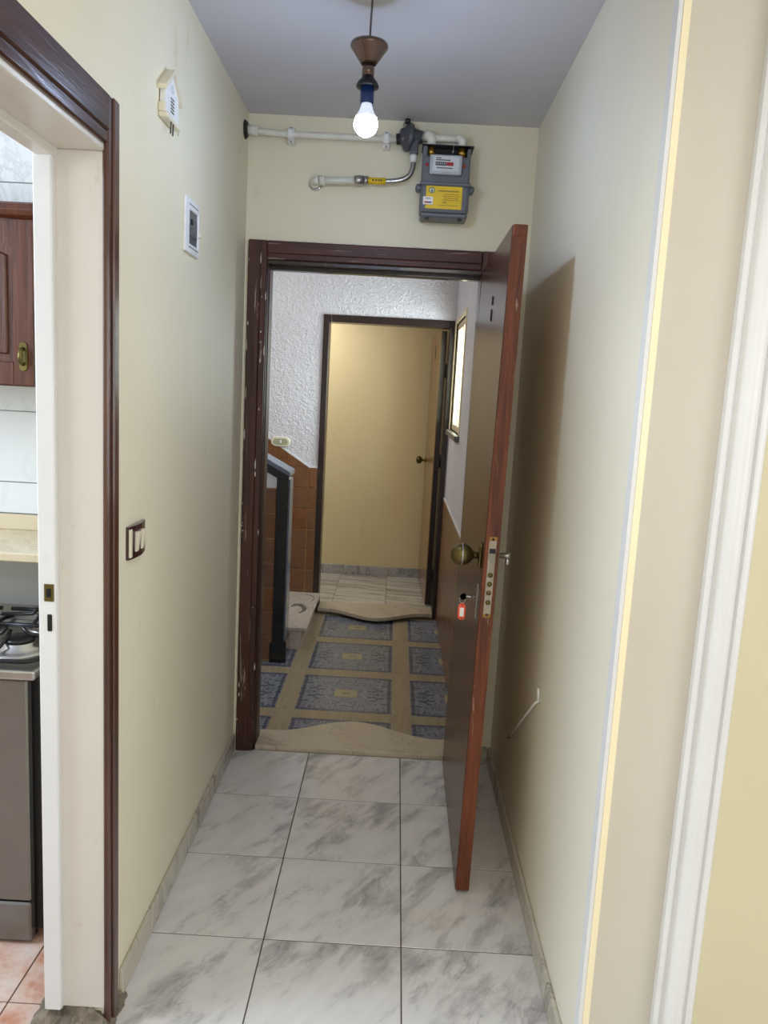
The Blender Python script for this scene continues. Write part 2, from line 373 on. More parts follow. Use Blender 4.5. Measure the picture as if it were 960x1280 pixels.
# ---------------------------------------------------------------- the setting: corridor and hall
XL, XR, YB, H = -0.737, 0.392, 1.185, 2.627
YN = -0.49                      # hall wall that faces the camera
WT = 0.13                       # wall thickness
LZ = -0.05                      # landing floor level
YD = 3.53                       # landing back wall
XW = 0.28                       # landing right wall
KX = -0.862                     # kitchen side of the left wall
KY = 0.60                       # kitchen back wall

f = struct(MB().box(XL-0.07, 2.7, -4.7, YB, -0.10, -0.0016).build('floor', 'grout'), 'grey veined marble tile floor of the corridor and hall')
grid_tiles('tile', f, 'marble', XL-0.062, 2.7, rng(0, 0.4, -3, 8), -2.4, YB, rng(0, 0.4, -7, 4), 0.0, 0.012, 0.0038)
piece('tile_field', f, 'marble', (3.50, 2.29, 0.012), (0.951, -3.555, -0.006))
piece('threshold_strip', f, 'chrome', (0.012, 0.88, 0.010), (XL-0.068, -0.80, -0.0045))

# left wall with the kitchen opening (y -1.25 .. -0.335)
KO0, KO1, KOZ = -1.28, -0.335, 2.075
wl = struct(MB().box(KX, XL, KO1, YB, 0, H).box(KX, XL, KO0, KO1, KOZ, H).box(KX, XL, -4.7, KO0, 0, H).build('wall_left', 'wall'), 'cream painted corridor wall with the kitchen opening')
_wb = MB().box(XR, XR+0.15, YN+0.002, YB+WT, 0, H); bmesh.ops.subdivide_edges(_wb.bm, edges=_wb.bm.edges[:], cuts=15, use_grid_fill=True)
wr = struct(smooth(shear(_wb).build('wall_right', 'wall_right')), 'pale cream corridor wall behind the open door')
# back wall with the entry opening
DO0, DO1, DOZ = -0.663, 0.232, 2.088
struct(MB().box(XL-0.15, DO0, YB, YB+WT, LZ, H).box(DO1, XR+0.15, YB, YB+WT, LZ, H).box(DO0, DO1, YB, YB+WT, DOZ, H).build('wall_back', 'wall'), 'cream wall around the entry door')
struct(MB().box(KX-0.01, 2.72, -4.72, YB+WT, H, H+0.1).build('ceiling', 'ceiling'), 'grey white corridor ceiling')
struct(shear(MB().box(XR+0.001, 0.560, YN, YN+0.15, 0, H)).build('wall_return', 'beige'), 'narrow beige wall face between corner bead and white moulding')
struct(MB().box(0.561, 2.7, YN, YN+0.15, 0, H).build('wall_hall', 'yellow'), 'warm yellow wall beyond the white moulding')
hb = sroot('wall_rear', 'hall walls and window behind the camera', (0.75, -4.6, 0))
MB().box(-0.9, -0.25, -4.72, -4.62, 0, H).box(1.75, 2.72, -4.72, -4.62, 0, H).box(-0.25, 1.75, -4.72, -4.62, 0, 0.75).box(-0.25, 1.75, -4.72, -4.62, 2.35, H).build('wall_face', 'hall_plain', hb)
MB().box(2.62, 2.72, -4.72, YN+0.15, 0, H).build('side_wall', 'hall_plain', hb)
for x in (-0.22, 0.75, 1.72): MB().box(x-0.03, x+0.03, -4.72, -4.66, 0.75, 2.35, 0.004).build('window_frame', 'white_gloss', hb)

# baseboards: marble strips in 0.4 m lengths
bl = sroot('baseboard_left', 'marble skirting strip along the left corridor wall', (XL, 0, 0))
for a, b in ((-0.245, 0.0), (0.0, 0.4), (0.4, 0.8), (0.8, 1.165)): piece('skirting_piece', bl, 'skirting', (0.012, b-a-0.002, 0.076), (XL+0.006, (a+b)/2, 0.038), 0.003)
br = sroot('baseboard_right', 'marble skirting strip along the right corridor wall', (XR, 0, 0))
for a, b in ((-0.47, -0.40), (-0.4, 0.0), (0.0, 0.4), (0.4, 0.8), (0.8, 1.184)): piece('skirting_piece', br, 'skirting', (0.012, b-a-0.002, 0.076), (XR-0.006, (a+b)/2, 0.038), 0.003)
bk = sroot('baseboard_back', 'short marble skirting beside the door hinge', (0.33, YB, 0))
piece('skirting_piece', bk, 'skirting', (0.10, 0.012, 0.076), (0.328, YB-0.006, 0.038), 0.003)

# corner bead on the outside corner
tb = sroot('trim_1', 'white and pale yellow corner bead on the outside corner', (XR, YN, 0))
shear(MB().prism([(XR-0.012, YN+0.020), (XR+0.002, YN+0.020), (XR+0.002, YN-0.006), (XR-0.004, YN-0.012), (XR-0.012, YN-0.012)], 'z', 0, H)).build('bead_face', 'white_gloss', tb)
shear(MB().prism([(XR-0.004, YN+0.002), (XR+0.012, YN+0.002), (XR+0.012, YN-0.009), (XR-0.003, YN-0.013)], 'z', 0, H)).build('bead_flange', 'bead_yellow', tb)
# white moulded casing on the hall wall
pf = [(0.540, 0), (0.540, -0.018), (0.547, -0.022), (0.552, -0.016), (0.556, -0.012), (0.562, -0.020), (0.572, -0.027), (0.584, -0.029), (0.596, -0.026), (0.602, -0.019), (0.606, -0.016), (0.609, -0.022), (0.613, -0.022), (0.616, -0.014), (0.624, -0.013), (0.630, -0.008), (0.633, 0)]
o = MB().prism([(x, YN+y-(0.0 if y else -0.004)) for x, y in pf], 'z', 0, H).build('trim_2', 'white_gloss'); smooth(o, 50); struct(o, 'white moulded vertical casing on the hall wall')

# kitchen opening: linings and casing
tk = sroot('trim_3', 'brown wooden casing with white painted lining around the kitchen opening', (XL, KO1, 0))
ZB = 0.048
MB().box(-0.842, XL+0.002, KO1-0.006, KO1+0.002, ZB, KOZ-0.022, 0.002).build('jamb_lining', 'jamb_cream', tk)
MB().box(-0.880, -0.840, KO1-0.022, KO1+0.002, ZB, KOZ-0.035, 0.003).build('door_stop', 'white_gloss', tk)
MB().box(-0.836, XL+0.002, KO0, KO1, KOZ-0.022, KOZ+0.002, 0.002).build('head_lining', 'jamb_cream', tk)
MB().box(-0.874, -0.834, KO0, KO1, KOZ-0.040, KOZ+0.002, 0.003).build('head_stop', 'jamb_cream', tk)
MB().box(XL-0.002, XL+0.012, KO1-0.010, KO1+0.046, 0.0, 2.165, 0.004).box(XL+0.010, XL+0.017, KO1+0.010, KO1+0.044, 0.0, 2.163, 0.004).build('jamb_casing', 'casing_wood', tk)
MB().box(XL-0.002, XL+0.011, KO0-0.07, KO1-0.0105, KOZ-0.010, 2.163, 0.004).box(XL+0.008, XL+0.016, KO0-0.07, KO1-0.0105, KOZ+0.014, 2.162, 0.004).build('head_casing', 'casing_wood_y', tk)
MB().box(-0.874, XL+0.002, KO0-0.002, KO0+0.020, ZB, KOZ-0.02, 0.002).build('jamb_lining', 'jamb_cream', tk)
MB().box(XL-0.002, XL+0.012, KO0-0.07, KO0+0.012, 0, 2.165, 0.004).build('jamb_casing', 'casing_wood', tk)
st = MB().box(-0.866, -0.844, KO1-0.0245, KO1-0.020, 1.084, 1.124, 0.001).build('strike_plate', 'brass', tk)
MB().box(-0.860, -0.850, KO1-0.026, KO1-0.023, 1.094, 1.114).build('strike_hole', 'iron', st)
MB().box(-0.860, -0.849, KO1-0.0245, KO1-0.020, 1.014, 1.054, 0.002).build('keeper_slot', 'iron', tk)
# mortar at the foot of the jamb
t = bmesh.new()
bmesh.ops.create_grid(t, x_segments=26, y_segments=18, size=0.5)
for v in t.verts:
    u, w = v.co.x+0.5, v.co.y+0.5
    ed = min(u, 1-u, w, 1-w); h = 0.050*min(1, ed*4)*(0.7+0.5*random.random())
    v.co = Vector((-0.930+u*0.215+0.01*random.random(), -0.385+w*0.150+0.01*random.random(), -0.003+h))
struct(MB().add(t).build('trim_mortar', 'mortar'), 'grey crumbling mortar at the foot of the kitchen jamb')

# ---------------------------------------------------------------- entry door frame and leaf
tf = sroot('trim_4', 'worn red brown wooden frame around the entry door', (-0.22, YB, 0))
FX0, FX1, FI0, FI1, FZ0, FZ1 = -0.722, 0.276, -0.648, 0.207, 2.082, 2.155
for a, b in ((FX0, FI0), (FI1, FX1)):
    c, d = (a, b-0.022) if a < 0 else (a+0.022, b)
    MB().box(a, b, YB-0.016, YB+0.004, 0.0, FZ1, 0.003).box(c, d, YB-0.022, YB-0.012, 0.0, FZ1-0.002, 0.004).build('jamb_casing', 'frame_wood', tf)
MB().box(FI0+0.0005, FI1-0.0005, YB-0.015, YB+0.004, FZ0, FZ1-0.001, 0.003).box(FI0, FI1, YB-0.021, YB-0.012, FZ0+0.022, FZ1-0.003, 0.004).build('head_casing', 'frame_wood_x', tf)
MB().box(DO0-0.002, DO0+0.018, YB+0.003, YB+WT+0.006, 0.0, DOZ, 0.002).build('jamb_lining', 'dark_wood', tf)
MB().box(DO1-0.022, DO1+0.002, YB+0.003, YB+WT+0.006, 0.0, DOZ, 0.002).build('jamb_lining', 'dark_wood', tf)
MB().box(DO0, DO1, YB+0.003, YB+WT+0.006, DOZ-0.022, DOZ, 0.002).build('head_lining', 'dark_wood', tf)
MB().box(DO0+0.016, DO0+0.022, YB+0.030, YB+0.08, 0.0, DOZ-0.02, 0.002).build('door_stop', 'frame_wood', tf)
MB().box(DO0+0.02, DO1-0.02, YB+0.055, YB+0.10, DOZ-0.036, DOZ-0.02, 0.002).build('door_stop', 'dark_wood', tf)
MB().box(DO0-0.072, DO0+0.01, YB+WT, YB+WT+0.018, LZ, DOZ+0.07, 0.004).box(DO1-0.01, DO1+0.046, YB+WT, YB+WT+0.018, LZ, DOZ+0.07, 0.004).box(DO0, DO1, YB+WT, YB+WT+0.018, DOZ-0.01, DOZ+0.07, 0.004).build('outer_casing', 'dark_wood', tf)

def jagged(n, lo, hi, base): return [base+lo+(hi-lo)*random.random()**2 for _ in range(n)]
n = 70
MB().prism([(FX0+0.0015, FZ1+0.004), (FX0+0.0015, 0.02)]+[(FX0-w, 0.02+(FZ1-0.016)*k/n) for k, w in enumerate(jagged(n+1, 0.002, 0.009, 0.0))], 'y', YB-0.004, YB+0.001).build('paint_smear', 'jamb_cream', tf)
MB().prism([(FX0+0.002+(FX1-FX0-0.004)*k/60, FZ1+w) for k, w in enumerate(jagged(61, 0.0005, 0.006, 0.0))]+[(FX1-0.002, FZ1-0.001), (FX0+0.002, FZ1-0.001)], 'y', YB-0.004, YB+0.001).build('paint_smear', 'jamb_cream', tf)
for k in range(26):     # flakes of pale paint left on the frame
    z = 0.08+2.0*random.random(); h = 0.006+0.05*random.random()**2; w = 0.0012+0.003*random.random()
    x = random.choice((FX0+0.002, FX0+0.006, FI0-0.004, FI0-0.018, FI0-0.024))+0.003*random.random()
    yy = YB-0.0225 if x < FI0-0.022 else YB-0.0165
    MB().prism([(x, z), (x+w, z+h*0.2), (x+w*0.7, z+h), (x-w*0.4, z+h*0.6)], 'y', yy-0.0004, yy+0.002).build('paint_flake', 'jamb_cream', tf)
LX0, LX1, LY0, LY1, LZ0, LZ1 = 0.184, 0.229, 0.266, 1.140, 0.010, 2.074
dl = sroot('door_1', 'open dark brown entry door with brass knob and red brown edge', (0.21, 1.14, 0))
ANG = math.radians(-0.5); PIV = (0.21, 1.14, 0)
def leafpart(mb, name, m, parent=dl):
    for v in mb.bm.verts: v.co.x += 0.0115*(v.co.z-0.1)      # the leaf hangs a little out of plumb
    return mb.rotz(ANG, PIV).build(name, m, parent)
leafpart(MB().box(LX0, LX0+0.005, LY0+0.002, LY1, LZ0, LZ1, 0.001), 'outer_panel', 'leaf_face')
leafpart(MB().box(LX1-0.005, LX1, LY0+0.002, LY1, LZ0, LZ1, 0.001), 'inner_panel', 'bounce_wood')
leafpart(MB().box(LX0+0.005, LX1-0.005, LY0, LY1, LZ0, LZ1-0.002, 0.001), 'edge_core', 'leaf_edge')
leafpart(MB().box(LX0+0.001, LX1-0.001, LY0-0.004, LY0+0.001, LZ0+0.002, LZ1-0.030, 0.0015), 'edge_lipping', 'leaf_edge')
leafpart(MB().box(LX0+0.003, LX1-0.001, LY0-0.003, LY0+0.02, LZ1-0.031, LZ1+0.002, 0.002), 'top_block', 'leaf_edge')
lk = leafpart(MB().box(LX0+0.012, LX1-0.010, LY0-0.006, LY0-0.003, 0.936, 1.164, 0.001), 'lock_faceplate', 'dull_steel')
leafpart(MB().box(LX0+0.011, LX1-0.009, LY0-0.0052, LY0-0.003, 1.146, 1.176, 0.001).box(LX0+0.011, LX1-0.009, LY0-0.0052, LY0-0.003, 0.924, 0.972, 0.001), 'brass_end', 'dull_brass', lk)
leafpart(MB().prism([(LX0+0.0155, LY0-0.007), (LX1-0.013, LY0-0.007), (LX1-0.013, LY0-0.019)], 'z', 1.098, 1.126), 'latch_bolt', 'steel', lk)
leafpart(MB().box(LX0+0.0145, LX1-0.012, LY0-0.0072, LY0-0.0055, 1.124, 1.140), 'latch_slot', 'iron', lk)
for z in (1.058, 1.030, 1.003, 0.973): leafpart(MB().lathe([(0, 0), (0.0078, 0), (0.007, 0.004), (0, 0.005)], (LX0+0.0235, LY0-0.0055, z), (0, -1, 0), 14), 'deadbolt_pin', 'brass', lk)
for z in (1.168, 0.934): leafpart(MB().lathe([(0, 0), (0.004, 0), (0.0035, 0.0015), (0, 0.002)], (LX0+0.0235, LY0-0.0055, z), (0, -1, 0), 10), 'screw', 'iron', lk)
# knob with rose on the left face
ky = 0.336
leafpart(MB().box(LX0-0.009, LX0, ky-0.020, ky+0.020, 1.062, 1.142, 0.006, 2), 'knob_plate', 'brass')
kn = leafpart(MB().lathe([(0.011, 0), (0.010, 0.012), (0.012, 0.018), (0.022, 0.024), (0.031, 0.036), (0.0345, 0.051), (0.033, 0.064), (0.026, 0.077), (0.014, 0.085), (0, 0.087)], (LX0-0.008, ky, 1.102), (-1, 0, 0)), 'door_knob', 'brass')
leafpart(MB().lathe([(0.0345, 0.0485), (0.0358, 0.050), (0.0358, 0.053), (0.0345, 0.0545)], (LX0-0.008, ky, 1.102), (-1, 0, 0)), 'knob_ring', 'steel', kn)
leafpart(MB().box(LX0-0.003, LX0, ky-0.014, ky+0.014, 0.900, 1.010, 0.001), 'key_escutcheon', 'steel')
# inner handle on the hidden face
leafpart(MB().box(LX1, LX1+0.006, ky-0.040, ky-0.006, 0.925, 1.185, 0.003), 'handle_plate', 'steel')
leafpart(MB().tube([(LX1+0.004, ky-0.02, 1.110), (LX1+0.030, ky-0.02, 1.110), (LX1+0.040, ky-0.02, 1.110)], [0.008, 0.008, 0.012], 12), 'thumb_turn', 'steel')
leafpart(MB().tube([(LX1+0.034, ky-0.02, 1.104), (LX1+0.034, ky-0.021, 1.082)], [0.006, 0.008], 10), 'thumb_turn_lever', 'chrome')
for z in (0.25, 1.05, 1.85): leafpart(MB().tube([(LX1+0.004, LY1+0.008, z-0.045), (LX1+0.004, LY1+0.008, z+0.045)], 0.007, 10), 'hinge', 'iron')
leafpart(MB().box(LX0-0.004, LX0, 0.633, 0.645, 1.838, 1.878, 0.003), 'number_bracket', 'iron')
leafpart(MB().box(LX0-0.004, LX0, 0.628, 0.638, 1.890, 1.920, 0.003), 'number_bracket', 'iron')

# key with its orange tag, hanging from the lock
kt = thing('key_tag', 'orange red key tag hanging from the key in the entry door lock', 'key tag', (0.15, 0.33, 0.86))
MB().tube([(0.178, 0.336, 0.968), (0.150, 0.336, 0.968)], 0.003, 8).lathe([(0.0105, -0.0012), (0.0105, 0.0012), (0.004, 0.0012), (0.004, -0.0012), (0.0105, -0.0012)], (0.142, 0.336, 0.968), (0, 1, 0), 16).build('key', 'chrome', kt)
MB().tube([(0.140+0.009*math.cos(a), 0.336, 0.957+0.010*math.sin(a)) for a in [k*math.pi/8 for k in range(17)]], 0.0012, 6, False).build('ring', 'steel', kt)
def stadium(cx, cz, w, h, n=8):
    r = w/2; return [(cx+r*math.cos(a), cz+h/2-r+r*math.sin(a)) for a in [k*math.pi/n for k in range(n+1)]]+[(cx+r*math.cos(a), cz-h/2+r+r*math.sin(a)) for a in [math.pi+k*math.pi/n for k in range(n+1)]]
tg = MB().prism(stadium(0.140, 0.919, 0.0235, 0.054), 'y', 0.3335, 0.3385, 0.001).build('tag', 'tag_orange', kt)
MB().prism([(0.1335, 0.904), (0.1465, 0.904), (0.1465, 0.932), (0.1335, 0.932)], 'y', 0.3325, 0.334).build('paper_insert', 'tag_paper', tg)
for z in (0.9405, 0.8975): MB().lathe([(0, 0), (0.0022, 0), (0.002, 0.001), (0, 0.001)], (0.140, 0.3338, z), (0, -1, 0), 8).build('eyelet', 'iron', tg)

# wavy marble sill at the entry door
def wavy_sill(name, label, x0, x1, ya, yends, ypeak, ztop, th, m, flip=1):
    pts = [(x0, ya), (x1, ya)]
    n = 28
    for k in range(n+1):
        u = 1-k/n; x = x0+(x1-x0)*u; s = abs(2*u-1)
        w = 0.5+0.5*math.cos(math.pi*min(1, s/0.86)); pts.append((x, yends+(ypeak-yends)*w))
    return struct(MB().prism(pts, 'z', ztop-th, ztop, 0.002).build(name, m), label)
wavy_sill('trim_5', 'cream marble doorsill with a wavy far edge at the entry door', DO0+0.022, DO1-0.022, YB+0.004, 1.352, 1.492, 0.020, 0.024, 'sill_marble')
piece_s = struct(MB().box(DO0+0.024, DO1-0.024, YB+0.006, 1.330, LZ, -0.004).build('trim_6', 'mortar'), 'mortar bed below the entry doorsill')

# ---------------------------------------------------------------- landing
lf = struct(MB().box(-2.4, XW+0.02, YB+WT-0.13, YD, LZ-0.09, LZ-0.002).build('floor_landing', 'grout_light'), 'stair landing floor of blue patterned tiles with beige strips')
for cx in (-0.89, -0.29, 0.31):
    for cy in (1.41, 2.01, 2.61, 3.21):
        for sx in (-1, 1):
            for sy in (-1, 1):
                x0, x1 = sorted((cx, cx+sx*0.25)); y0, y1 = sorted((cy, cy+sy*0.25))
                x1 = min(x1, XW-0.008); y0 = max(y0, YB+WT)
                if x1-x0 > 0.01: piece('patterned_tile', lf, 'print', (x1-x0-0.002, y1-y0-0.002, 0.010), ((x0+x1)/2, (y0+y1)/2, LZ-0.005), 0.0008)
        x0, x1 = cx-0.25, min(cx+0.25, XW-0.008)
        y0, y1 = cy+0.25, min(cy+0.35, YD-0.002)
        piece('strip_tile', lf, 'strip', (x1-x0-0.002, y1-y0-0.002, 0.010), ((x0+x1)/2, (y0+y1)/2, LZ-0.005), 0.0008)
for cx in (-1.19, -0.59, 0.01):
    for cy in (1.41, 2.01, 2.61, 3.21):
        y0, y1 = max(cy-0.25, YB+WT), min(cy+0.35, YD-0.002)
        piece('strip_tile', lf, 'strip', (0.098, y1-y0-0.002, 0.010), (cx, (y0+y1)/2, LZ-0.005), 0.0008)

LH = 2.78
F2X0, F2X1, F2Z = -0.641, 0.272, 2.090       # far door frame outer size
wb = struct(MB().box(-2.4, F2X0+0.01, YD, YD+WT, LZ, LH).box(F2X1-0.01, 1.3, YD, YD+WT, LZ, LH).box(F2X0+0.01, F2X1-0.01, YD, YD+WT, F2Z-0.01, LH).build('wall_landing', 'plaster'), 'textured white plaster wall of the landing around the far door')
# sloping brown tile dado beside the far door
def dado_top(x): return 1.018 if x > -0.705 else 1.018+0.64*(-0.705-x)
dw = sroot('wall_dado', 'glazed brown tile dado rising along the stairs', (-0.9, YD, 0))
MB().prism([(F2X0-0.002, LZ), (F2X0-0.002, 1.016), (-0.703, 1.016), (-1.6, 1.016+0.64*0.897), (-1.6, LZ)], 'y', YD-0.006, YD+0.001).build('grout_bed', 'grout_tan', dw)
cols = [(-0.703, F2X0-0.003)]+[(-0.705-0.15*(k+1), -0.705-0.15*k) for k in range(6)]
zj = [1.018-0.15*k for k in range(8, -9, -1)]
for a, b in cols:
    for z0, z1 in zip(zj, zj[1:]):
        z0c = max(z0, LZ); ta, tb2 = dado_top(a), dado_top(b)
        if z1 < LZ+0.01 or z0c > max(ta, tb2)-0.004: continue
        g = 0.003
        poly = [(a+g, z0c+g), (b-g, z0c+g)]
        if tb2 >= z1-1e-4 and ta >= z1-1e-4:
            piece('tile', dw, 'brown_tile', (b-a-2*g, 0.008, z1-z0c-2*g), ((a+b)/2, YD-0.010+0.002, (z0c+z1)/2), 0.0015); continue
        # cut tile below the slope
        def xs(z): return -0.705-(z-1.018)/0.64
        if tb2 > z0c+g: poly.append((b-g, min(z1-g, tb2-g)))
        else: poly[1] = (xs(z0c+g), z0c+g)
        if tb2 < z1 < ta: poly.append((xs(z1-g), z1-g))
        poly.append((a+g, min(z1-g, ta-g)))
        MB().prism(poly, 'y', YD-0.012, YD-0.004).build('tile', 'brown_tile', dw)
o = MB().prism([(-1.6, 1.016+0.64*0.897), (-0.703, 1.016), (F2X0-0.002, 1.016), (F2X0-0.002, 1.026), (-0.700, 1.026), (-1.6, 1.028+0.64*0.897)], 'y', YD-0.011, YD-0.001).build('white_edge', 'white_gloss', dw)

# oval switch on the landing wall
sw = thing('oval_switch', 'cream oval switch plate on the plaster above the brown tiles', 'switch', (-0.912, YD, 1.175))
def stad_h(cx, cz, w, h, n=8):
    r = h/2; return [(cx+w/2-r+r*math.sin(a), cz+r*math.cos(a)) for a in [k*math.pi/n for k in range(n+1)]]+[(cx-w/2+r-r*math.sin(a), cz-r*math.cos(a)) for a in [k*math.pi/n for k in range(n+1)]]
o = MB().prism(stad_h(-0.912, 1.190, 0.138, 0.072), 'y', YD-0.022, YD, 0.005).build('rim', 'plastic_cream', sw)
MB().prism(stad_h(-0.912, 1.190, 0.106, 0.044), 'y', YD-0.024, YD-0.020, 0.001).build('face', m_plain('greenish_cream_plastic', srgb(170, 168, 136), 0.35), sw)
MB().box(-0.917, -0.905, YD-0.029, YD-0.023, 1.180, 1.202, 0.002).build('push_button', 'plastic_white', sw)

# landing right wall with window and brown dado
WY0, WY1, WZ0, WZ1 = 2.64, 3.44, 1.345, 2.060
DZ = 0.845
struct(MB().box(XW, XW+0.16, YB+WT, WY0, LZ, LH).box(XW, XW+0.16, WY1, YD, LZ, LH).box(XW, XW+0.16, WY0, WY1, LZ, WZ0).box(XW, XW+0.16, WY0, WY1, WZ1, LH).build('wall_window', 'plaster'), 'white landing wall with the small window')
dr = sroot('wall_dado_low', 'brown tile dado below the landing window', (XW, 3.0, 0))
MB().box(XW-0.004, XW+0.001, YB+WT+0.02, YD-0.002, LZ, DZ).build('grout_bed', 'grout_tan', dr)
grid_tiles('tile', dr, 'brown_tile', YB+WT+0.02, YD-0.014, rng(YD-0.014, -0.15, 1, 16)[::-1], LZ, DZ-0.004, rng(DZ-0.004, -0.15, 1, 6)[::-1], XW-0.010, 0.008, 0.005, 'x')
MB().box(XW-0.010, XW+0.001, YB+WT+0.02, YD-0.002, DZ-0.003, DZ+0.008, 0.002).build('white_edge', 'white_gloss', dr)
wn = sroot('window_1', 'small bright landing window with cream frame and dark stone sill', (XW, 3.04, WZ0))
for a, b, c, d in ((WY0, WY0+0.05, WZ0, WZ1), (WY1-0.05, WY1, WZ0, WZ1), (WY0+0.05, WY1-0.05, WZ0, WZ0+0.045), (WY0+0.05, WY1-0.05, WZ1-0.045, WZ1)):
    MB().box(XW+0.010, XW+0.060, a, b, c, d, 0.004).build('frame_bar', 'rubber_seal', wn)
MB().box(XW+0.014, XW+0.050, 3.02, 3.06, WZ0+0.045, WZ1-0.045, 0.003).build('frame_bar', 'rubber_seal', wn)
for a, b in ((WY0+0.05, 3.02), (3.06, WY1-0.05)): MB().box(XW+0.034, XW+0.038, a, b, WZ0+0.045, WZ1-0.045).build('pane', 'glass', wn)
MB().box(XW-0.030, XW+0.06, WY0-0.04, WY1+0.03, WZ0-0.035, WZ0, 0.004).build('sill', 'stone_dark', wn)
for z in (WZ0+0.075, WZ1-0.10):
    MB().box(XW+0.002, XW+0.012, WY0+0.012, WY0+0.038, z, z+0.030, 0.002).build('hinge', 'iron', wn)
for z in (WZ0+0.125, WZ1-0.16): MB().box(XW+0.004, XW+0.012, WY0+0.016, WY0+0.032, z, z+0.014, 0.002).build('catch', 'iron', wn)
for a, b, c, d in ((WY0-0.03, WY0, WZ0-0.0, WZ1+0.03), (WY1, WY1+0.03, WZ0, WZ1+0.03), (WY0, WY1, WZ1, WZ1+0.03)):
    MB().box(XW-0.008, XW+0.012, a, b, c, d, 0.003).build('architrave', 'rubber_seal', wn)

# remaining landing shell
struct(MB().box(-2.5, -2.4, YB, YD+WT, LZ-0.1, LH).box(-2.4, XL-0.15, YB, YB+WT, LZ, LH).box(-2.4, XW+0.16, YB+WT-0.001, YB+WT+0.001, H, LH).build('wall_stairwell', 'plaster'), 'plaster walls closing the stairwell')
struct(MB().box(-2.5, XW+0.16, YB+WT-0.06, YD+WT, LH, LH+0.1).build('ceiling_landing', 'ceiling'), 'landing ceiling')

# stairs and tiled parapet
stc = thing('staircase', 'pinkish marble stairs rising behind the black edged parapet', 'stairs', (-0.60, 3.0, LZ))
PY0, PY1 = 2.44, 2.60
for k in range(5):
    zt = 0.100+0.165*k; x1 = -0.585-0.28*k
    tr = MB().box(x1-0.32, x1, PY1+0.062 if k == 0 else PY1+0.002, YD-0.014, zt-0.028, zt, 0.005).build('tread', 'step_marble', stc)
    MB().box(x1-0.31, x1-0.035, PY1+0.080 if k == 0 else PY1+0.002, YD-0.014, LZ if k == 0 else zt-0.2, zt-0.028).build('riser', 'step_marble', stc)
    if k == 0:
        MB().tube([(-0.70+0.052*math.cos(a), 3.06+0.10*math.sin(a), zt+0.0005) for a in [math.radians(d) for d in range(-60, 165, 15)]], [0.004+0.012*math.sin(math.pi*i/14) for i in range(15)], 6).build('curved_chip', 'mortar', tr)
        MB().tube([(-0.62+0.02*math.sin(a)*2-0.10*(1-math.cos(a)), 3.28+0.16*math.sin(a), zt+0.0004) for a in [k2*math.pi/16 for k2 in range(9)]], 0.003, 6).build('scratch', 'mortar', tr)
# parapet
pw = sroot('wall_parapet', 'stair parapet of brown tiles with black granite edge and sloping cap', (-0.8, PY0, LZ))
sl = 0.53
def pz(x, z0=1.096, x0=-0.690): return z0+sl*(x0-x)
MB().prism([(-0.768, LZ), (-0.768, pz(-0.768)-0.075), (-2.0, pz(-2.0)-0.075), (-2.0, LZ)], 'y', PY0+0.008, PY1).build('wall_core', 'grout_tan', pw)
TZ = 0.995
for k in range(8):
    z1 = TZ-0.148*k; z0 = max(z1-0.148, LZ+0.001)
    if z1-z0 < 0.01: break
    for c in range(3):
        b = -0.768-0.148*c; piece('tile', pw, 'brown_tile', (0.143, 0.010, z1-z0-0.005), (b-0.074, PY0+0.005, (z0+z1)/2), 0.0015)
MB().prism([(-0.770, TZ+0.002), (-0.770, TZ+0.015), (-0.770, pz(-0.770)-0.062), (-1.25, pz(-1.25)-0.062), (-1.25, TZ+0.002)], 'y', PY0+0.002, PY0+0.010).build('plaster_infill', 'white_gloss', pw)
MB().prism([(-0.766, LZ), (-0.700, LZ), (-0.700, 1.088), (-0.700, pz(-0.700)), (-0.766, pz(-0.766)-0.06)], 'y', PY0-0.012, PY0+0.012, 0.002).build('front_slab', 'granite', pw)
MB().box(-0.766, -0.692, PY0+0.012, PY1-0.01, LZ, 1.05, 0.002).build('end_slab', 'granite_lit', pw)
MB().prism([(-0.690, pz(-0.690)-0.0), (-2.0, pz(-2.0)), (-2.0, pz(-2.0)-0.028), (-0.690, pz(-0.690)-0.028)], 'y', PY0-0.018, PY1+0.02, 0.003).build('cap', 'granite_lit', pw)
MB().prism([(-0.700, pz(-0.700)-0.026), (-2.0, pz(-2.0)-0.026), (-2.0, pz(-2.0)-0.078), (-0.760, pz(-0.760)-0.078), (-0.700, pz(-0.760)-0.078)], 'y', PY0-0.014, PY0+0.012, 0.002).build('cap_fascia', 'granite', pw)
MB().prism([(-0.778, LZ), (-0.682, LZ), (-0.682, 0.075), (-0.690, 0.090), (-0.778, 0.070)], 'y', PY0-0.020, PY0-0.006, 0.002).box(-0.702, -0.680, PY0-0.018, PY1, LZ, 0.082, 0.004).build('plinth', 'granite', pw)

# ---------------------------------------------------------------- far door and the flat behind it
t2 = sroot('trim_7', 'dark stained frame of the far door', (-0.18, YD, 0))
MB().box(F2X0, F2X0+0.042, YD-0.012, YD+WT+0.01, LZ, F2Z, 0.003).build('jamb', 'dark_wood', t2)
MB().box(F2X1-0.030, F2X1, YD-0.012, YD+WT+0.01, LZ, F2Z, 0.003).build('jamb', 'dark_wood', t2)
MB().box(F2X0+0.042, F2X1-0.030, YD-0.012, YD+WT+0.01, F2Z-0.050, F2Z, 0.003).build('head', 'dark_wood', t2)
t8 = wavy_sill('trim_8', 'cream marble doorsill with a wavy near edge at the far door', F2X0+0.045, F2X1-0.032, 3.665, 3.475, 3.300, 0.000, 0.026, 'sill_marble')
struct(MB().box(F2X0+0.05, F2X1-0.04, 3.50, 3.66, LZ, -0.026).build('trim_9', 'mortar'), 'mortar bed below the far doorsill')
d2 = sroot('door_2', 'far flat door standing open with a brass knob', (0.22, 3.69, 0))
A2 = math.radians(2.0); P2 = (0.235, 3.69, 0)
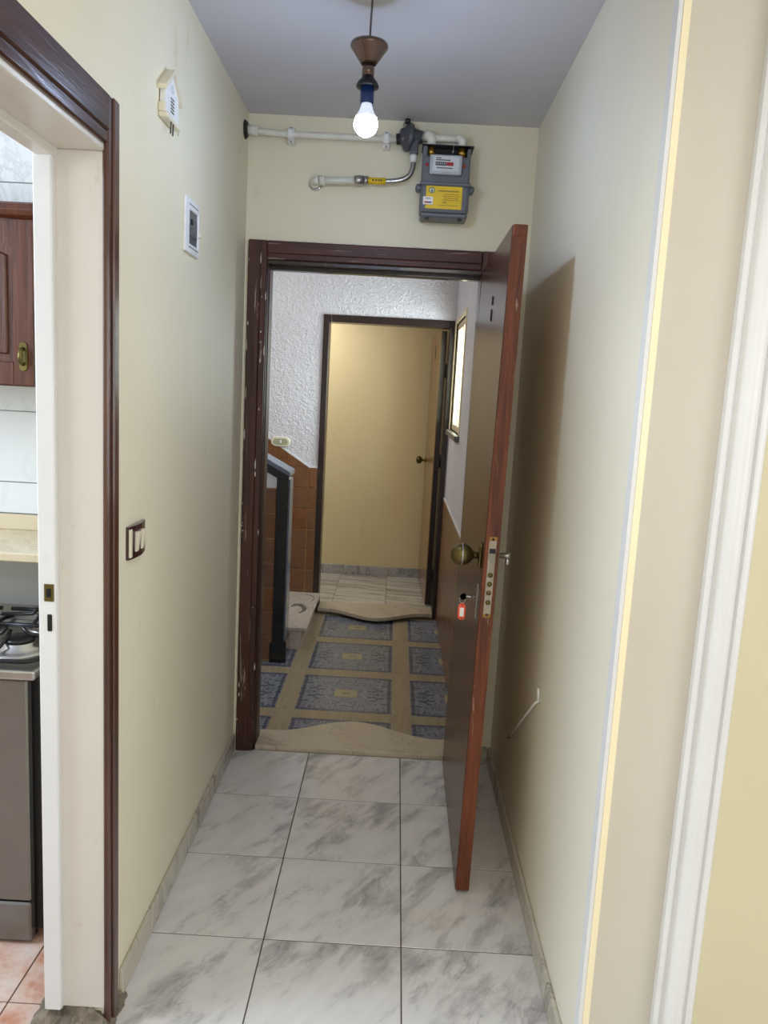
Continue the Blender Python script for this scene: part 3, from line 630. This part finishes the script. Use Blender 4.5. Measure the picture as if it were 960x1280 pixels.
def far(mb, name, m, parent=d2): return mb.rotz(A2, P2).build(name, m, parent)
far(MB().box(0.190, 0.196, 3.692, 4.510, 0.012, 2.030, 0.001), 'face_panel', 'far_face')
far(MB().box(0.196, 0.232, 3.690, 4.512, 0.010, 2.032, 0.001), 'core', 'dark_wood')
k2 = far(MB().lathe([(0.024, 0), (0.024, 0.006), (0.010, 0.010), (0.009, 0.028), (0.020, 0.034), (0.031, 0.048), (0.032, 0.060), (0.024, 0.074), (0, 0.080)], (0.190, 4.450, 1.035), (-1, 0, 0), 20), 'door_knob', 'brass')
far(MB().box(0.187, 0.190, 4.435, 4.465, 0.93, 0.985, 0.001), 'escutcheon', 'brass_bright')
far(MB().box(0.187, 0.190, 4.10, 4.12, 1.84, 1.95, 0.001), 'number_bracket', 'iron')
for z in (0.25, 1.10, 1.75): far(MB().tube([(0.240, 3.682, z-0.05), (0.240, 3.682, z+0.05)], 0.009, 10), 'hinge', 'iron')
YR = 4.575
ff = struct(MB().box(-2.4, 1.3, 3.665, YR, -0.10, -0.003).build('floor_far', 'grout'), 'streaked marble floor of the far flat')
grid_tiles('tile', ff, 'far_marble', -1.29, 0.69, rng(-0.105, 0.4, -3, 3), 3.666, YR, [4.08, 4.48], 0.0, 0.010, 0.003)
struct(MB().box(-2.4, 1.3, YR, YR+0.1, -0.1, LH).build('wall_far', 'far_yellow'), 'cream yellow wall seen through the far door')
struct(MB().box(1.2, 1.3, YD+WT, YR, -0.1, LH).box(-2.4, -2.3, YD+WT, YR, -0.1, LH).build('wall_far_side', 'yellow'), 'side walls of the far flat')
struct(MB().box(-2.4, 1.3, YD+WT, YR+0.1, LH, LH+0.1).build('ceiling_far', 'ceiling'), 'ceiling of the far flat')
bf = sroot('baseboard_far', 'grey marble skirting along the far yellow wall', (-0.2, YR, 0))
for a, b in ((-1.2, -0.80), (-0.80, -0.48), (-0.48, -0.29), (-0.29, -0.105), (-0.105, 0.30), (0.30, 0.70)): piece('skirting_piece', bf, 'far_skirting', (b-a-0.003, 0.012, 0.082), ((a+b)/2, YR-0.006, 0.041), 0.002)

# ---------------------------------------------------------------- pendant lamp
px, py = -0.226, 0.21
pl = thing('pendant_lamp', 'lit bare bulb hanging from a brown metal canopy on a cord', 'lamp', (px, py, H))
MB().tube([(px+0.003, py, H+0.002), (px+0.001, py, 2.56), (px, py, 2.470)], 0.0028, 8).build('cord', 'cord', pl)
MB().lathe([(0.0, 2.462), (0.016, 2.456), (0.020, 2.453), (0.0245, 2.459), (0.034, 2.472), (0.043, 2.486), (0.050, 2.494), (0.0515, 2.500), (0.049, 2.506), (0.045, 2.502), (0.040, 2.494), (0.030, 2.478), (0.0, 2.468)], (px, py, 0), seg=36).build('canopy', 'copper', pl)
MB().lathe([(0.0165, 2.458), (0.0165, 2.420)], (px, py, 0)).build('tube', 'copper', pl)
MB().lathe([(0.0165, 2.424), (0.018, 2.418), (0.026, 2.410), (0.0305, 2.401), (0.0305, 2.396), (0.020, 2.397), (0.0, 2.398)], (px, py, 0)).build('collar', 'iron', pl)
MB().lathe([(0.0, 2.402), (0.0185, 2.402), (0.0185, 2.360), (0.0175, 2.355), (0.0, 2.355)], (px, py, 0)).build('socket', 'blue_plastic', pl)
MB().lathe([(0.0135, 2.358), (0.0145, 2.352), (0.019, 2.338), (0.0255, 2.326), (0.0285, 2.3205), (0.0, 2.3205)], (px, py, 0)).build('bulb_neck', 'neck', pl)
pr = [(0.0285, 2.320)]+[(0.0325*math.cos(a), 2.303+0.0325*math.sin(a)) for a in [math.radians(d) for d in range(26, -90, -8)]]+[(0, 2.2705)]
MB().lathe(pr, (px, py, 0), seg=20).build('bulb', 'bulb', pl)

# ---------------------------------------------------------------- gas pipes, regulator and meter on the back wall
GY = 1.125
gp = thing('gas_supply_pipe', 'white gas pipe running from the left wall to the grey regulator', 'pipe', (-0.45, GY, 2.54))
MB().tube([(XL+0.004, GY-0.01, 2.546), (-0.60, GY, 2.540), (-0.30, GY, 2.540), (-0.152, GY, 2.541)], 0.0125, 14).build('pipe', 'pipe_white', gp)
MB().tube([(XL+0.006, GY-0.01, 2.546), (XL+0.052, GY-0.008, 2.5445)], 0.0185, 14).build('coupling', 'pipe_white', gp)
for x in (-0.563, -0.196):
    c = MB().box(x-0.013, x+0.013, GY+0.012, YB, 2.512, 2.570, 0.003).build('clamp', 'plastic_white', gp)
    MB().box(x-0.013, x+0.013, GY-0.017, GY+0.014, 2.522, 2.558, 0.006).build('clamp_band', 'plastic_white', c)
    for z in (2.516, 2.566): MB().lathe([(0, 0), (0.005, 0), (0.004, 0.003), (0, 0.003)], (x, GY+0.0135, z), (0, -1, 0), 10).build('screw', 'steel', c)
ro = thing('wall_grommet', 'black rubber ring where the gas pipe enters the left wall', 'grommet', (XL, GY, 2.54))
MB().lathe([(0.034, 0), (0.034, 0.004), (0.026, 0.012), (0.019, 0.013), (0.019, 0)], (XL, GY-0.01, 2.546), (1, 0, 0), 22).build('ring', 'black', ro)

rg = thing('gas_regulator', 'dark grey cast gas regulator beside the meter', 'regulator', (-0.10, GY, 2.50))
MB().lathe([(0, -0.012), (0.050, -0.012), (0.052, -0.005), (0.052, 0.003), (0.046, 0.009), (0.030, 0.016), (0.024, 0.030), (0, 0.032)], (-0.116, GY, 2.551), (-0.94, -0.30, 0.08), 26).build('diaphragm_housing', 'reg_grey', rg)
MB().lathe([(0.040, 0), (0.034, 0.018), (0.026, 0.036), (0.022, 0.052), (0, 0.054)], (-0.110, GY, 2.551), (1, 0.1, 0.08), 22).box(-0.104, -0.072, GY-0.022, GY+0.022, 2.488, 2.545, 0.006, 2).build('body', 'reg_grey', rg)
MB().tube([(-0.118, GY-0.010, 2.598), (-0.118, GY-0.010, 2.612)], 0.011, 6).build('vent_cap', 'black', rg)
MB().tube([(-0.158, GY, 2.541), (-0.138, GY, 2.543)], 0.020, 6).build('union_nut', 'black', rg)
for a in range(6):
    ang = math.pi/6+a*math.pi/3; MB().lathe([(0, 0), (0.005, 0), (0.005, 0.005), (0, 0.006)], (-0.129, GY-0.008+0.043*math.cos(ang), 2.552+0.043*math.sin(ang)), (-0.94, -0.30, 0.08), 8).build('bolt', 'steel', rg)
MB().tube([(-0.088, GY, 2.492), (-0.088, GY, 2.460)], [0.014, 0.013], 14).build('outlet_sleeve', 'plastic_white', rg)
MB().tube([(-0.064, GY, 2.553), (-0.050, GY, 2.552)], 0.015, 14).build('outlet_nipple', 'pipe_white', rg)

hp = thing('gas_hose', 'flexible steel gas hose with yellow tag curving below the regulator', 'hose', (-0.2, GY, 2.38))
P = []
for k in range(15):
    u = k/14; a = Vector((-0.088, GY, 2.464)); b = Vector((-0.088, GY-0.004, 2.395)); c_ = Vector((-0.125, GY-0.004, 2.390)); d_ = Vector((-0.196, GY, 2.386))
    P.append(a*(1-u)**3+b*3*u*(1-u)**2+c_*3*u*u*(1-u)+d_*u**3)
Q = []; R_ = []
for i in range(len(P)-1):
    for j in range(4):
        Q.append(P[i].lerp(P[i+1], j/4)); R_.append(0.0105 if j % 2 else 0.0092)
Q.append(P[-1]); R_.append(0.010)
MB().tube(Q, R_, 12).build('braided_hose', 'steel', hp)
ty = MB().tube([(-0.190, GY, 2.386), (-0.262, GY, 2.386)], 0.0125, 14).build('yellow_sleeve', 'label_yellow', hp)
for x in (-0.238, -0.226, -0.216, -0.207): MB().box(x-0.004, x+0.003, GY-0.0131, GY-0.0115, 2.383, 2.389).build('print_mark', 'ink', ty)
MB().tube([(-0.258, GY, 2.386), (-0.276, GY, 2.386)], 0.0165, 6).tube([(-0.276, GY, 2.386), (-0.300, GY, 2.386), (-0.312, GY, 2.386)], [0.0185, 0.0185, 0.015], 14).build('union_nut', 'steel', hp)
MB().tube([(-0.306, GY, 2.384), (-0.440, GY, 2.378)], 0.0135, 14).build('white_pipe', 'pipe_white', hp)
MB().tube([(-0.424, GY, 2.379), (-0.446, GY, 2.378)], 0.018, 14).tube([(-0.446+0.0, GY, 2.378), (-0.458, GY+0.003, 2.3775), (-0.466, GY+0.014, 2.377), (-0.468, GY+0.03, 2.377)], 0.0165, 14).tube([(-0.468, GY+0.026, 2.377), (-0.468, YB, 2.377)], 0.019, 14).build('elbow', 'pipe_white', hp)
MB().lathe([(0.026, 0), (0.026, 0.003), (0.018, 0.006), (0.018, 0)], (-0.468, YB, 2.377), (0, -1, 0), 20).build('collar', 'chrome', hp)

mt = thing('gas_meter', 'grey gas meter with yellow label on the wall above the door', 'meter', (0.035, YB, 2.25))
mx0, mx1, my = -0.054, 0.128, 1.075
MB().box(mx0, mx1, my, YB, 2.374, 2.476, 0.008, 2).box(mx0, mx0+0.018, my+0.004, YB, 2.470, 2.512, 0.004).box(mx1-0.014, mx1, my+0.004, YB, 2.470, 2.508, 0.004).build('upper_case', 'meter_grey', mt)
MB().box(mx0-0.002, mx1+0.002, my-0.012, YB-0.005, 2.268, 2.372, 0.012, 2).box(mx0-0.004, mx1+0.004, my-0.014, YB-0.004, 2.366, 2.380, 0.003).build('lower_case', 'meter_grey', mt)
for x in (mx0-0.008, mx1+0.008): MB().lathe([(0, -0.02), (0.013, -0.02), (0.013, 0.02), (0, 0.02)], (x, my+0.02, 2.360), (0, 1, 0), 14).build('case_lug', 'meter_grey', mt)
MB().box(mx0+0.001, mx1-0.001, my-0.004, YB-0.01, 2.252, 2.272, 0.006).build('bottom_flange', 'meter_grey', mt)
for x in (-0.025, 0.100): MB().box(x-0.008, x+0.008, my, my+0.02, 2.246, 2.254).build('foot', 'black', mt)
MB().box(mx0-0.004, mx1+0.010, my+0.004, YB, 2.513, 2.517, 0.001).build('wall_bracket', 'iron', mt)
MB().box(mx0+0.018, mx1-0.014, my+0.050, my+0.054, 2.470, 2.513).build('dark_sheet', 'iron', mt)  # plain black sheet behind the brass unions
dp = MB().box(-0.026, 0.094, my-0.026, my, 2.404, 2.474, 0.005, 2).build('counter_housing', 'meter_light', mt)
MB().box(-0.014, 0.083, my-0.028, my-0.025, 2.414, 2.468, 0.001).build('counter_face', 'meter_face', dp)
MB().box(-0.005, 0.035, my-0.030, my-0.027, 2.434, 2.446).build('black_digit_window', 'black', dp)
MB().box(0.036, 0.062, my-0.030, my-0.027, 2.434, 2.446).build('red_digit_window', 'ink_red', dp)
for k in range(5): MB().box(-0.003+k*0.0075, 0.0015+k*0.0075, my-0.0306, my-0.029, 2.437, 2.443).build('digit', 'meter_light', dp)
for x0, x1, z in ((-0.004, 0.016, 2.459), (-0.004, 0.050, 2.452), (0.000, 0.060, 2.424)): MB().box(x0, x1, my-0.029, my-0.0275, z, z+0.003).build('print_line', 'ink', dp)
for x in (-0.036, 0.105): MB().lathe([(0, 0), (0.006, 0), (0.005, 0.006), (0, 0.007)], (x, my, 2.442), (0, -1, 0), 12).build('seal', 'red', mt)
lb = MB().box(-0.034, 0.103, my-0.0145, my-0.011, 2.282, 2.364, 0.0005).build('yellow_label', 'label_yellow', mt)
ly = my-0.0150
MB().lathe([(0.011, 0), (0.011, 0.0006), (0.0085, 0.0006), (0.0085, 0), (0.011, 0)], (-0.012, ly+0.0005, 2.348), (0, -1, 0), 22).build('emblem_ring', 'ink_green', lb)
MB().lathe([(0, 0), (0.0085, 0), (0.0085, 0.0004), (0, 0.0004)], (-0.012, ly+0.0005, 2.348), (0, -1, 0), 22).build('emblem_disc', 'label_white', lb)
MB().prism([(-0.016, 2.342), (-0.008, 2.342), (-0.012, 2.356)], 'y', ly-0.0008, ly).build('emblem_flame', 'ink_green', lb)
for x0, x1, z, h in ((0.012, 0.090, 2.344, 0.005), (0.034, 0.090, 2.334, 0.0025), (0.030, 0.092, 2.327, 0.0025), (0.034, 0.088, 2.320, 0.0025), (0.030, 0.090, 2.313, 0.0025), (0.030, 0.046, 2.304, 0.003), (0.010, 0.090, 2.294, 0.002)):
    MB().box(x0, x1, ly-0.0004, ly+0.0006, z, z+h).build('print_line', 'faded', lb)
sk = MB().box(-0.044, -0.006, my-0.0165, my-0.0115, 2.296, 2.324, 0.0004).build('white_sticker', 'label_white', mt)
MB().box(-0.034, -0.016, my-0.0170, my-0.0160, 2.316, 2.3185).build('print_line', 'ink_blue', sk)
MB().box(-0.038, -0.024, my-0.0170, my-0.0160, 2.301, 2.306).build('print_line', 'ink_red', sk)
MB().box(-0.024, -0.012, my-0.0170, my-0.0160, 2.301, 2.306).build('print_line', 'ink_blue', sk)
for x in (-0.022, 0.094):
    u = MB().tube([(x, my+0.026, 2.472), (x, my+0.026, 2.514)], 0.012, 12).tube([(x, my+0.026, 2.484), (x, my+0.026, 2.503)], 0.0165, 6).build('brass_union', 'brass_bright', mt)
MB().tube([(0.058, my-0.004, 2.478), (0.060, my-0.006, 2.512)], 0.0016, 6).build('seal_wire', 'chrome', mt)
mp = thing('meter_connection_pipe', 'white elbowed pipe joining regulator and meter', 'pipe', (0.04, GY, 2.55))
MY = 1.101
MB().tube([(-0.052, GY-0.006, 2.552), (-0.040, MY+0.004, 2.552)], 0.015, 14).tube([(-0.046, GY-0.012, 2.552), (-0.034, MY, 2.5535), (-0.026, MY, 2.549), (-0.022, MY, 2.539), (-0.022, MY, 2.517)], 0.0185, 14).build('elbow', 'pipe_white', mp)
MB().tube([(-0.024, MY+0.003, 2.546), (0.090, MY+0.003, 2.546)], 0.0135, 14).build('pipe', 'pipe_white', mp)
MB().tube([(0.070, MY, 2.546), (0.086, MY, 2.546), (0.093, MY, 2.541), (0.094, MY, 2.517)], 0.0165, 14).build('elbow', 'pipe_white', mp)

# ---------------------------------------------------------------- left wall fixtures
dc = thing('door_chime', 'white birdhouse shaped door chime high on the left wall', 'door chime', (XL, 0.10, 2.24))
X = XL
y0, y1, zb, ze, za = 0.036, 0.150, 2.254, 2.322, 2.362
MB().prism([(y0, zb), (y1, zb), (y1, ze), ((y0+y1)/2, za), (y0, ze)], 'x', X+0.002, X+0.017, 0.001).build('body', 'plastic_white', dc)
yc = (y0+y1)/2
for s in (-1, 1):
    MB().prism([(yc, za+0.002), (yc, za+0.013), (yc+s*0.076, ze-0.008), (yc+s*0.072, ze-0.019)], 'x', X, X+0.025, 0.001).build('roof_board', 'plastic_cream', dc)
MB().box(X, X+0.023, y0-0.006, y1+0.006, zb-0.012, zb, 0.002).build('base_ledge', 'plastic_cream', dc)
MB().box(X, X+0.018, y0-0.010, y0+0.001, zb, zb+0.022, 0.002).build('side_block', 'plastic_cream', dc)
for k in range(5): MB().box(X+0.0165, X+0.018, yc-0.014, yc+0.014, 2.300-k*0.008, 2.303-k*0.008).build('sound_slot', 'ink', dc)
MB().lathe([(0.010, 0), (0.010, 0.001), (0.0085, 0.001), (0.0085, 0), (0.010, 0)], (X+0.0168, yc, 2.325), (1, 0, 0), 16).build('ring_mark', 'meter_light', dc)
for y in (0.074, 0.094): MB().tube([(X+0.020, y, zb-0.012), (X+0.018, y+0.001, zb-0.040)], 0.0022, 6).build('wire_stub', 'cord', dc)
MB().tube([(X+0.012, y1+0.004, 2.285), (X+0.006, y1+0.035, 2.262), (X+0.003, y1+0.052, 2.246)], 0.0016, 6).build('side_wire', 'plastic_cream', dc)

bb = thing('breaker_box', 'white framed breaker box with dark window on the left wall', 'breaker box', (XL, 0.35, 2.03))
by0, by1, bz0, bz1 = 0.268, 0.425, 1.958, 2.112
wy0, wy1, wz0, wz1 = 0.312, 0.410, 1.986, 2.080
for a, b, c, d in ((by0, wy0, bz0, bz1), (wy1, by1, bz0, bz1), (wy0, wy1, bz0, wz0), (wy0, wy1, wz1, bz1)):
    MB().box(X, X+0.008, a, b, c, d, 0.002).build('frame_bar', 'plastic_white', bb)
MB().box(X, X+0.004, wy0, wy1, wz0, wz1).build('recess', 'box_inside', bb)
for k in range(3): MB().box(X+0.003, X+0.007, wy0+0.012+k*0.028, wy0+0.034+k*0.028, wz0+0.02, wz1-0.02, 0.002).build('breaker', 'box_inside', bb)
MB().box(X+0.006, X+0.012, wy0+0.016, wy0+0.030, wz0+0.055, wz0+0.070, 0.002).build('toggle', 'black', bb)
MB().box(X+0.004, X+0.014, by1-0.006, by1+0.006, 2.020, 2.034, 0.002).build('latch_tab', 'plastic_cream', bb)
for z in (bz0+0.016, bz1-0.018): MB().box(X+0.0075, X+0.0088, wy0-0.006, wy1, z, z+0.0022).build('shadow_line', 'ink', bb)  # dark bars stand in for the shadow lines along the frame

ls = thing('light_switch', 'dark plum two gang light switch beside the kitchen casing', 'switch', (XL, -0.14, 1.14))
t = bmesh.new()
prof = [(0, -0.200), (0.006, -0.200)]+[(0.008+0.007*math.sin(math.pi*k/8), -0.198+0.122*k/8) for k in range(9)]+[(0.006, -0.074), (0, -0.074)]
MB().prism([(XL+a, b) for a, b in prof], 'z', 1.150, 1.232, 0.0008).build('plate', 'plate_brown', ls)
MB().box(XL+0.005, XL+0.0125, -0.1985, -0.186, 1.156, 1.226, 0.001).build('edge_inlay', 'plastic_cream', ls)
for y in (-0.160, -0.122):
    MB().prism([(XL+0.012, 1.166), (XL+0.0165, 1.166), (XL+0.0225, 1.216), (XL+0.012, 1.216)], 'y', y-0.008, y+0.010, 0.0008).build('rocker', 'plastic_cream', ls)

# loose cable on the right wall
lc = thing('loose_cable', 'short white cable hanging slack from a hole in the right wall', 'cable', (XR, 0.45, 0.36))
MB().tube([(XR+0.002, 0.253, 0.672), (XR-0.010, 0.262, 0.664), (XR-0.013, 0.36, 0.590), (XR-0.013, 0.50, 0.487), (XR-0.014, 0.660, 0.368)], 0.0042, 8).build('white_sheath', 'plastic_white', lc)
MB().tube([(XR-0.014, 0.660, 0.368), (XR-0.013, 0.676, 0.358)], 0.0055, 8).build('end_cap', 'cord', lc)
MB().tube([(XR-0.006, 0.250, 0.676), (XR-0.008, 0.250, 0.712)], 0.0045, 8).build('cut_stub', 'plastic_white', lc)
MB().lathe([(0, 0), (0.011, 0), (0.010, 0.0015), (0, 0.0015)], (XR, 0.253, 0.672), (-1, 0, 0), 14).build('wall_hole', 'cord', lc)

# ---------------------------------------------------------------- kitchen
kf = struct(MB().box(-2.7, -0.86, -2.3, KY, -0.10, -0.0015).build('floor_kitchen', 'grout'), 'pink mottled tile floor of the kitchen')
grid_tiles('tile', kf, 'pink_tile', -2.69, -0.862, rng(-1.005, -0.30, 0, 6)[::-1], -2.29, KY, rng(-0.288, 0.30, -7, 4), 0.002, 0.012, 0.004)
kw = struct(MB().box(-2.7, KX, KY+0.010, KY+0.1, 0, H).build('wall_kitchen', 'grout_light'), 'tiled kitchen wall behind the stove')
grid_tiles('tile', kw, 'kitchen_tile', -2.69, KX, rng(-1.24, -0.40, 0, 4)[::-1], 0.0, H, [0.216+0.0, 0.466, 0.716, 0.966, 1.104, 1.213, 1.456, 1.70, 1.95, 2.193, 2.44], KY, 0.010, 0.003, 'y')
struct(MB().box(-2.8, -2.7, -2.4, -1.3, 0, H).box(-2.8, -2.7, -0.2, KY+0.1, 0, H).box(-2.8, -2.7, -1.3, -0.2, 0, 1.35).box(-2.8, -2.7, -1.3, -0.2, 2.55, H).box(-2.8, KX, -2.4, -2.3, 0, H).build('wall_kitchen_side', 'hall_plain'), 'kitchen side walls with the window opening')
struct(MB().box(-2.8, KX, -2.4, KY+0.1, H, H+0.1).build('ceiling_kitchen', 'ceiling'), 'kitchen ceiling')
sh = thing('marble_shelf', 'beige marble shelf on the kitchen wall above the stove', 'shelf', (-1.6, KY, 1.03))
MB().box(-2.65, KX-0.002, 0.233, KY, 1.022, 1.050, 0.004).build('slab', 'shelf_marble', sh)
MB().box(-2.65, KX-0.002, KY-0.016, KY, 1.050, 1.103, 0.002).build('upstand', 'shelf_marble', sh)
for x in (-2.4, -1.7, -0.93): MB().prism([(0.36, 1.022), (KY, 1.022), (KY, 0.90), (KY-0.02, 0.90)], 'x', x-0.015, x+0.015).build('bracket', 'steel', sh)

sx0, sx1, sy0, sy1 = -1.62, -1.040, -0.085, 0.50
sv = thing('gas_stove', 'steel gas stove with black grates seen through the kitchen opening', 'stove', (-1.33, 0.2, 0))
MB().box(sx0, sx1+0.022, sy0+0.03, sy1, 0.03, 0.785, 0.004).build('body', 'iron', sv)
MB().box(sx0, sx1, sy0, sy0+0.032, 0.135, 0.782, 0.005).build('oven_door', 'steel_front', sv)
MB().box(sx0, sx1, sy0, sy0+0.032, 0.012, 0.130, 0.005).build('lower_drawer', 'steel_front', sv)
MB().box(sx0-0.005, sx1+0.026, sy0-0.012, sy1, 0.785, 0.812, 0.006, 2).build('hob_plate', 'steel', sv)
MB().box(sx0-0.005, sx1+0.026, sy1-0.17, sy1-0.155, 0.812, 0.830, 0.002).build('rear_rail', 'steel', sv)
for x in (sx0+0.03, sx1-0.02):
    for y in (sy0+0.05, sy1-0.05): MB().tube([(x, y, 0.003), (x, y, 0.035)], 0.015, 10).build('foot', 'black', sv)
for i, (x, y, r) in enumerate(((-1.135, 0.075, 0.075), (-1.135, 0.28, 0.055), (-1.47, 0.075, 0.06), (-1.47, 0.28, 0.075))):
    b = MB().lathe([(r*1.35, 0.812), (r*1.32, 0.818), (r*0.95, 0.815), (r*0.9, 0.822), (r*0.62, 0.824), (r*0.60, 0.834), (0, 0.836)], (x, y, 0), seg=28).build('burner', 'steel', sv)
    MB().lathe([(r*0.58, 0.834), (r*0.58, 0.842), (r*0.5, 0.846), (0, 0.847)], (x, y, 0), seg=24).build('burner_cap', 'iron', b)
def bar(pts, m='iron', r=0.006): return MB().tube(pts, r, 8)
def rrect(x0, x1, y0, y1, z, rr=0.05, n=6):
    out = []
    for cx, cy, a0 in ((x1-rr, y1-rr, 0), (x0+rr, y1-rr, 90), (x0+rr, y0+rr, 180), (x1-rr, y0+rr, 270)):
        for k in range(n+1):
            a = math.radians(a0+90*k/n); out.append((cx+rr*math.cos(a), cy+rr*math.sin(a), z))
    return out+[out[0]]
for gx0, gx1 in ((-1.29, -1.025), (-1.60, -1.32)):
    g = MB().tube(rrect(gx0, gx1, sy0+0.02, 0.350, 0.824), 0.006, 8).build('grate', 'iron', sv)
    gm = (gx0+gx1)/2
    for y in (0.09, 0.285):
        MB().tube([(gx0, y, 0.842), (gm-0.035, y, 0.848), (gm-0.02, y, 0.866)], 0.0058, 8).build('grate_finger', 'iron', g)
        MB().tube([(gx1, y, 0.842), (gm+0.045, y, 0.848), (gm+0.025, y, 0.868)], 0.0058, 8).build('grate_finger', 'iron', g)
        MB().tube([(gm, y-0.09, 0.836), (gm, y-0.04, 0.848), (gm, y-0.02, 0.866)], 0.0058, 8).build('grate_finger', 'iron', g)
    for y in (0.19, 0.348): MB().tube([(gx0, y, 0.842), (gx1, y, 0.842)], 0.0065, 8).build('grate_bar', 'iron', g)
    for x in (gx0+0.006, gx1-0.006): MB().tube([(x, 0.0, 0.813), (x, 0.0, 0.845)], 0.006, 8).build('grate_foot', 'iron', g)

cy0 = 0.30
cb = thing('wall_cabinet', 'reddish brown wooden wall cabinet with arched door panel and brass handle', 'cabinet', (-1.5, cy0, 1.54))
cx0, cx1, cz0, cz1 = -1.98, -1.182, 1.545, 2.030
MB().box(cx0, cx1, cy0+0.020, KY, cz0, cz1, 0.002).build('carcass', 'cab_wood', cb)
o = MB().prism([(cy0-0.028, 2.032), (cy0-0.034, 2.046), (cy0-0.028, 2.062), (cy0-0.016, 2.070), (KY, 2.070), (KY, 2.026), (cy0-0.010, 2.026)], 'x', cx0-0.02, cx1+0.012, 0.002).build('cornice', 'cab_wood', cb)
for dx0, dx1, hand in ((-1.580, cx1-0.002, 1), (cx0+0.002, -1.584, -1)):
    d = MB().box(dx0, dx0+0.062, cy0-0.002, cy0+0.020, cz0+0.004, cz1-0.004, 0.002).box(dx1-0.062, dx1, cy0-0.002, cy0+0.020, cz0+0.004, cz1-0.004, 0.002).box(dx0+0.062, dx1-0.062, cy0-0.002, cy0+0.020, cz0+0.004, cz0+0.072, 0.002).build('door', 'cab_wood', cb)
    n = 12; xa, xb = dx0+0.060, dx1-0.060
    arch = [(xa, cz1-0.004), (xa, cz1-0.085)]+[(xa+(xb-xa)*k/n, cz1-0.085+0.035*math.sin(math.pi*k/n)) for k in range(n+1)]+[(xb, cz1-0.004)]
    MB().prism(arch, 'y', cy0-0.002, cy0+0.020).build('arched_rail', 'cab_wood', d)
    MB().box(xa-0.004, xb+0.004, cy0+0.008, cy0+0.018, cz0+0.060, cz1-0.045).build('panel_ground', 'cab_wood', d)
    ip = [(xa+0.020, cz0+0.094), (xb-0.020, cz0+0.094)]+[(xb-0.020-(xb-xa-0.040)*k/n, cz1-0.105+0.032*math.sin(math.pi*k/n)) for k in range(n+1)]
    MB().prism(ip, 'y', cy0+0.000, cy0+0.012, 0.004).build('raised_panel', 'cab_wood', d)
    hx = dx1-0.031 if hand > 0 else dx0+0.031
    h = MB().prism(stadium(hx, 1.634, 0.024, 0.086), 'y', cy0-0.006, cy0-0.001, 0.001).build('handle', 'brass', d)
    MB().tube([(hx, cy0-0.004, 1.658), (hx, cy0-0.020, 1.652), (hx, cy0-0.024, 1.634), (hx, cy0-0.020, 1.616), (hx, cy0-0.004, 1.610)], [0.005, 0.006, 0.008, 0.006, 0.005], 8).build('handle_grip', 'brass', h)
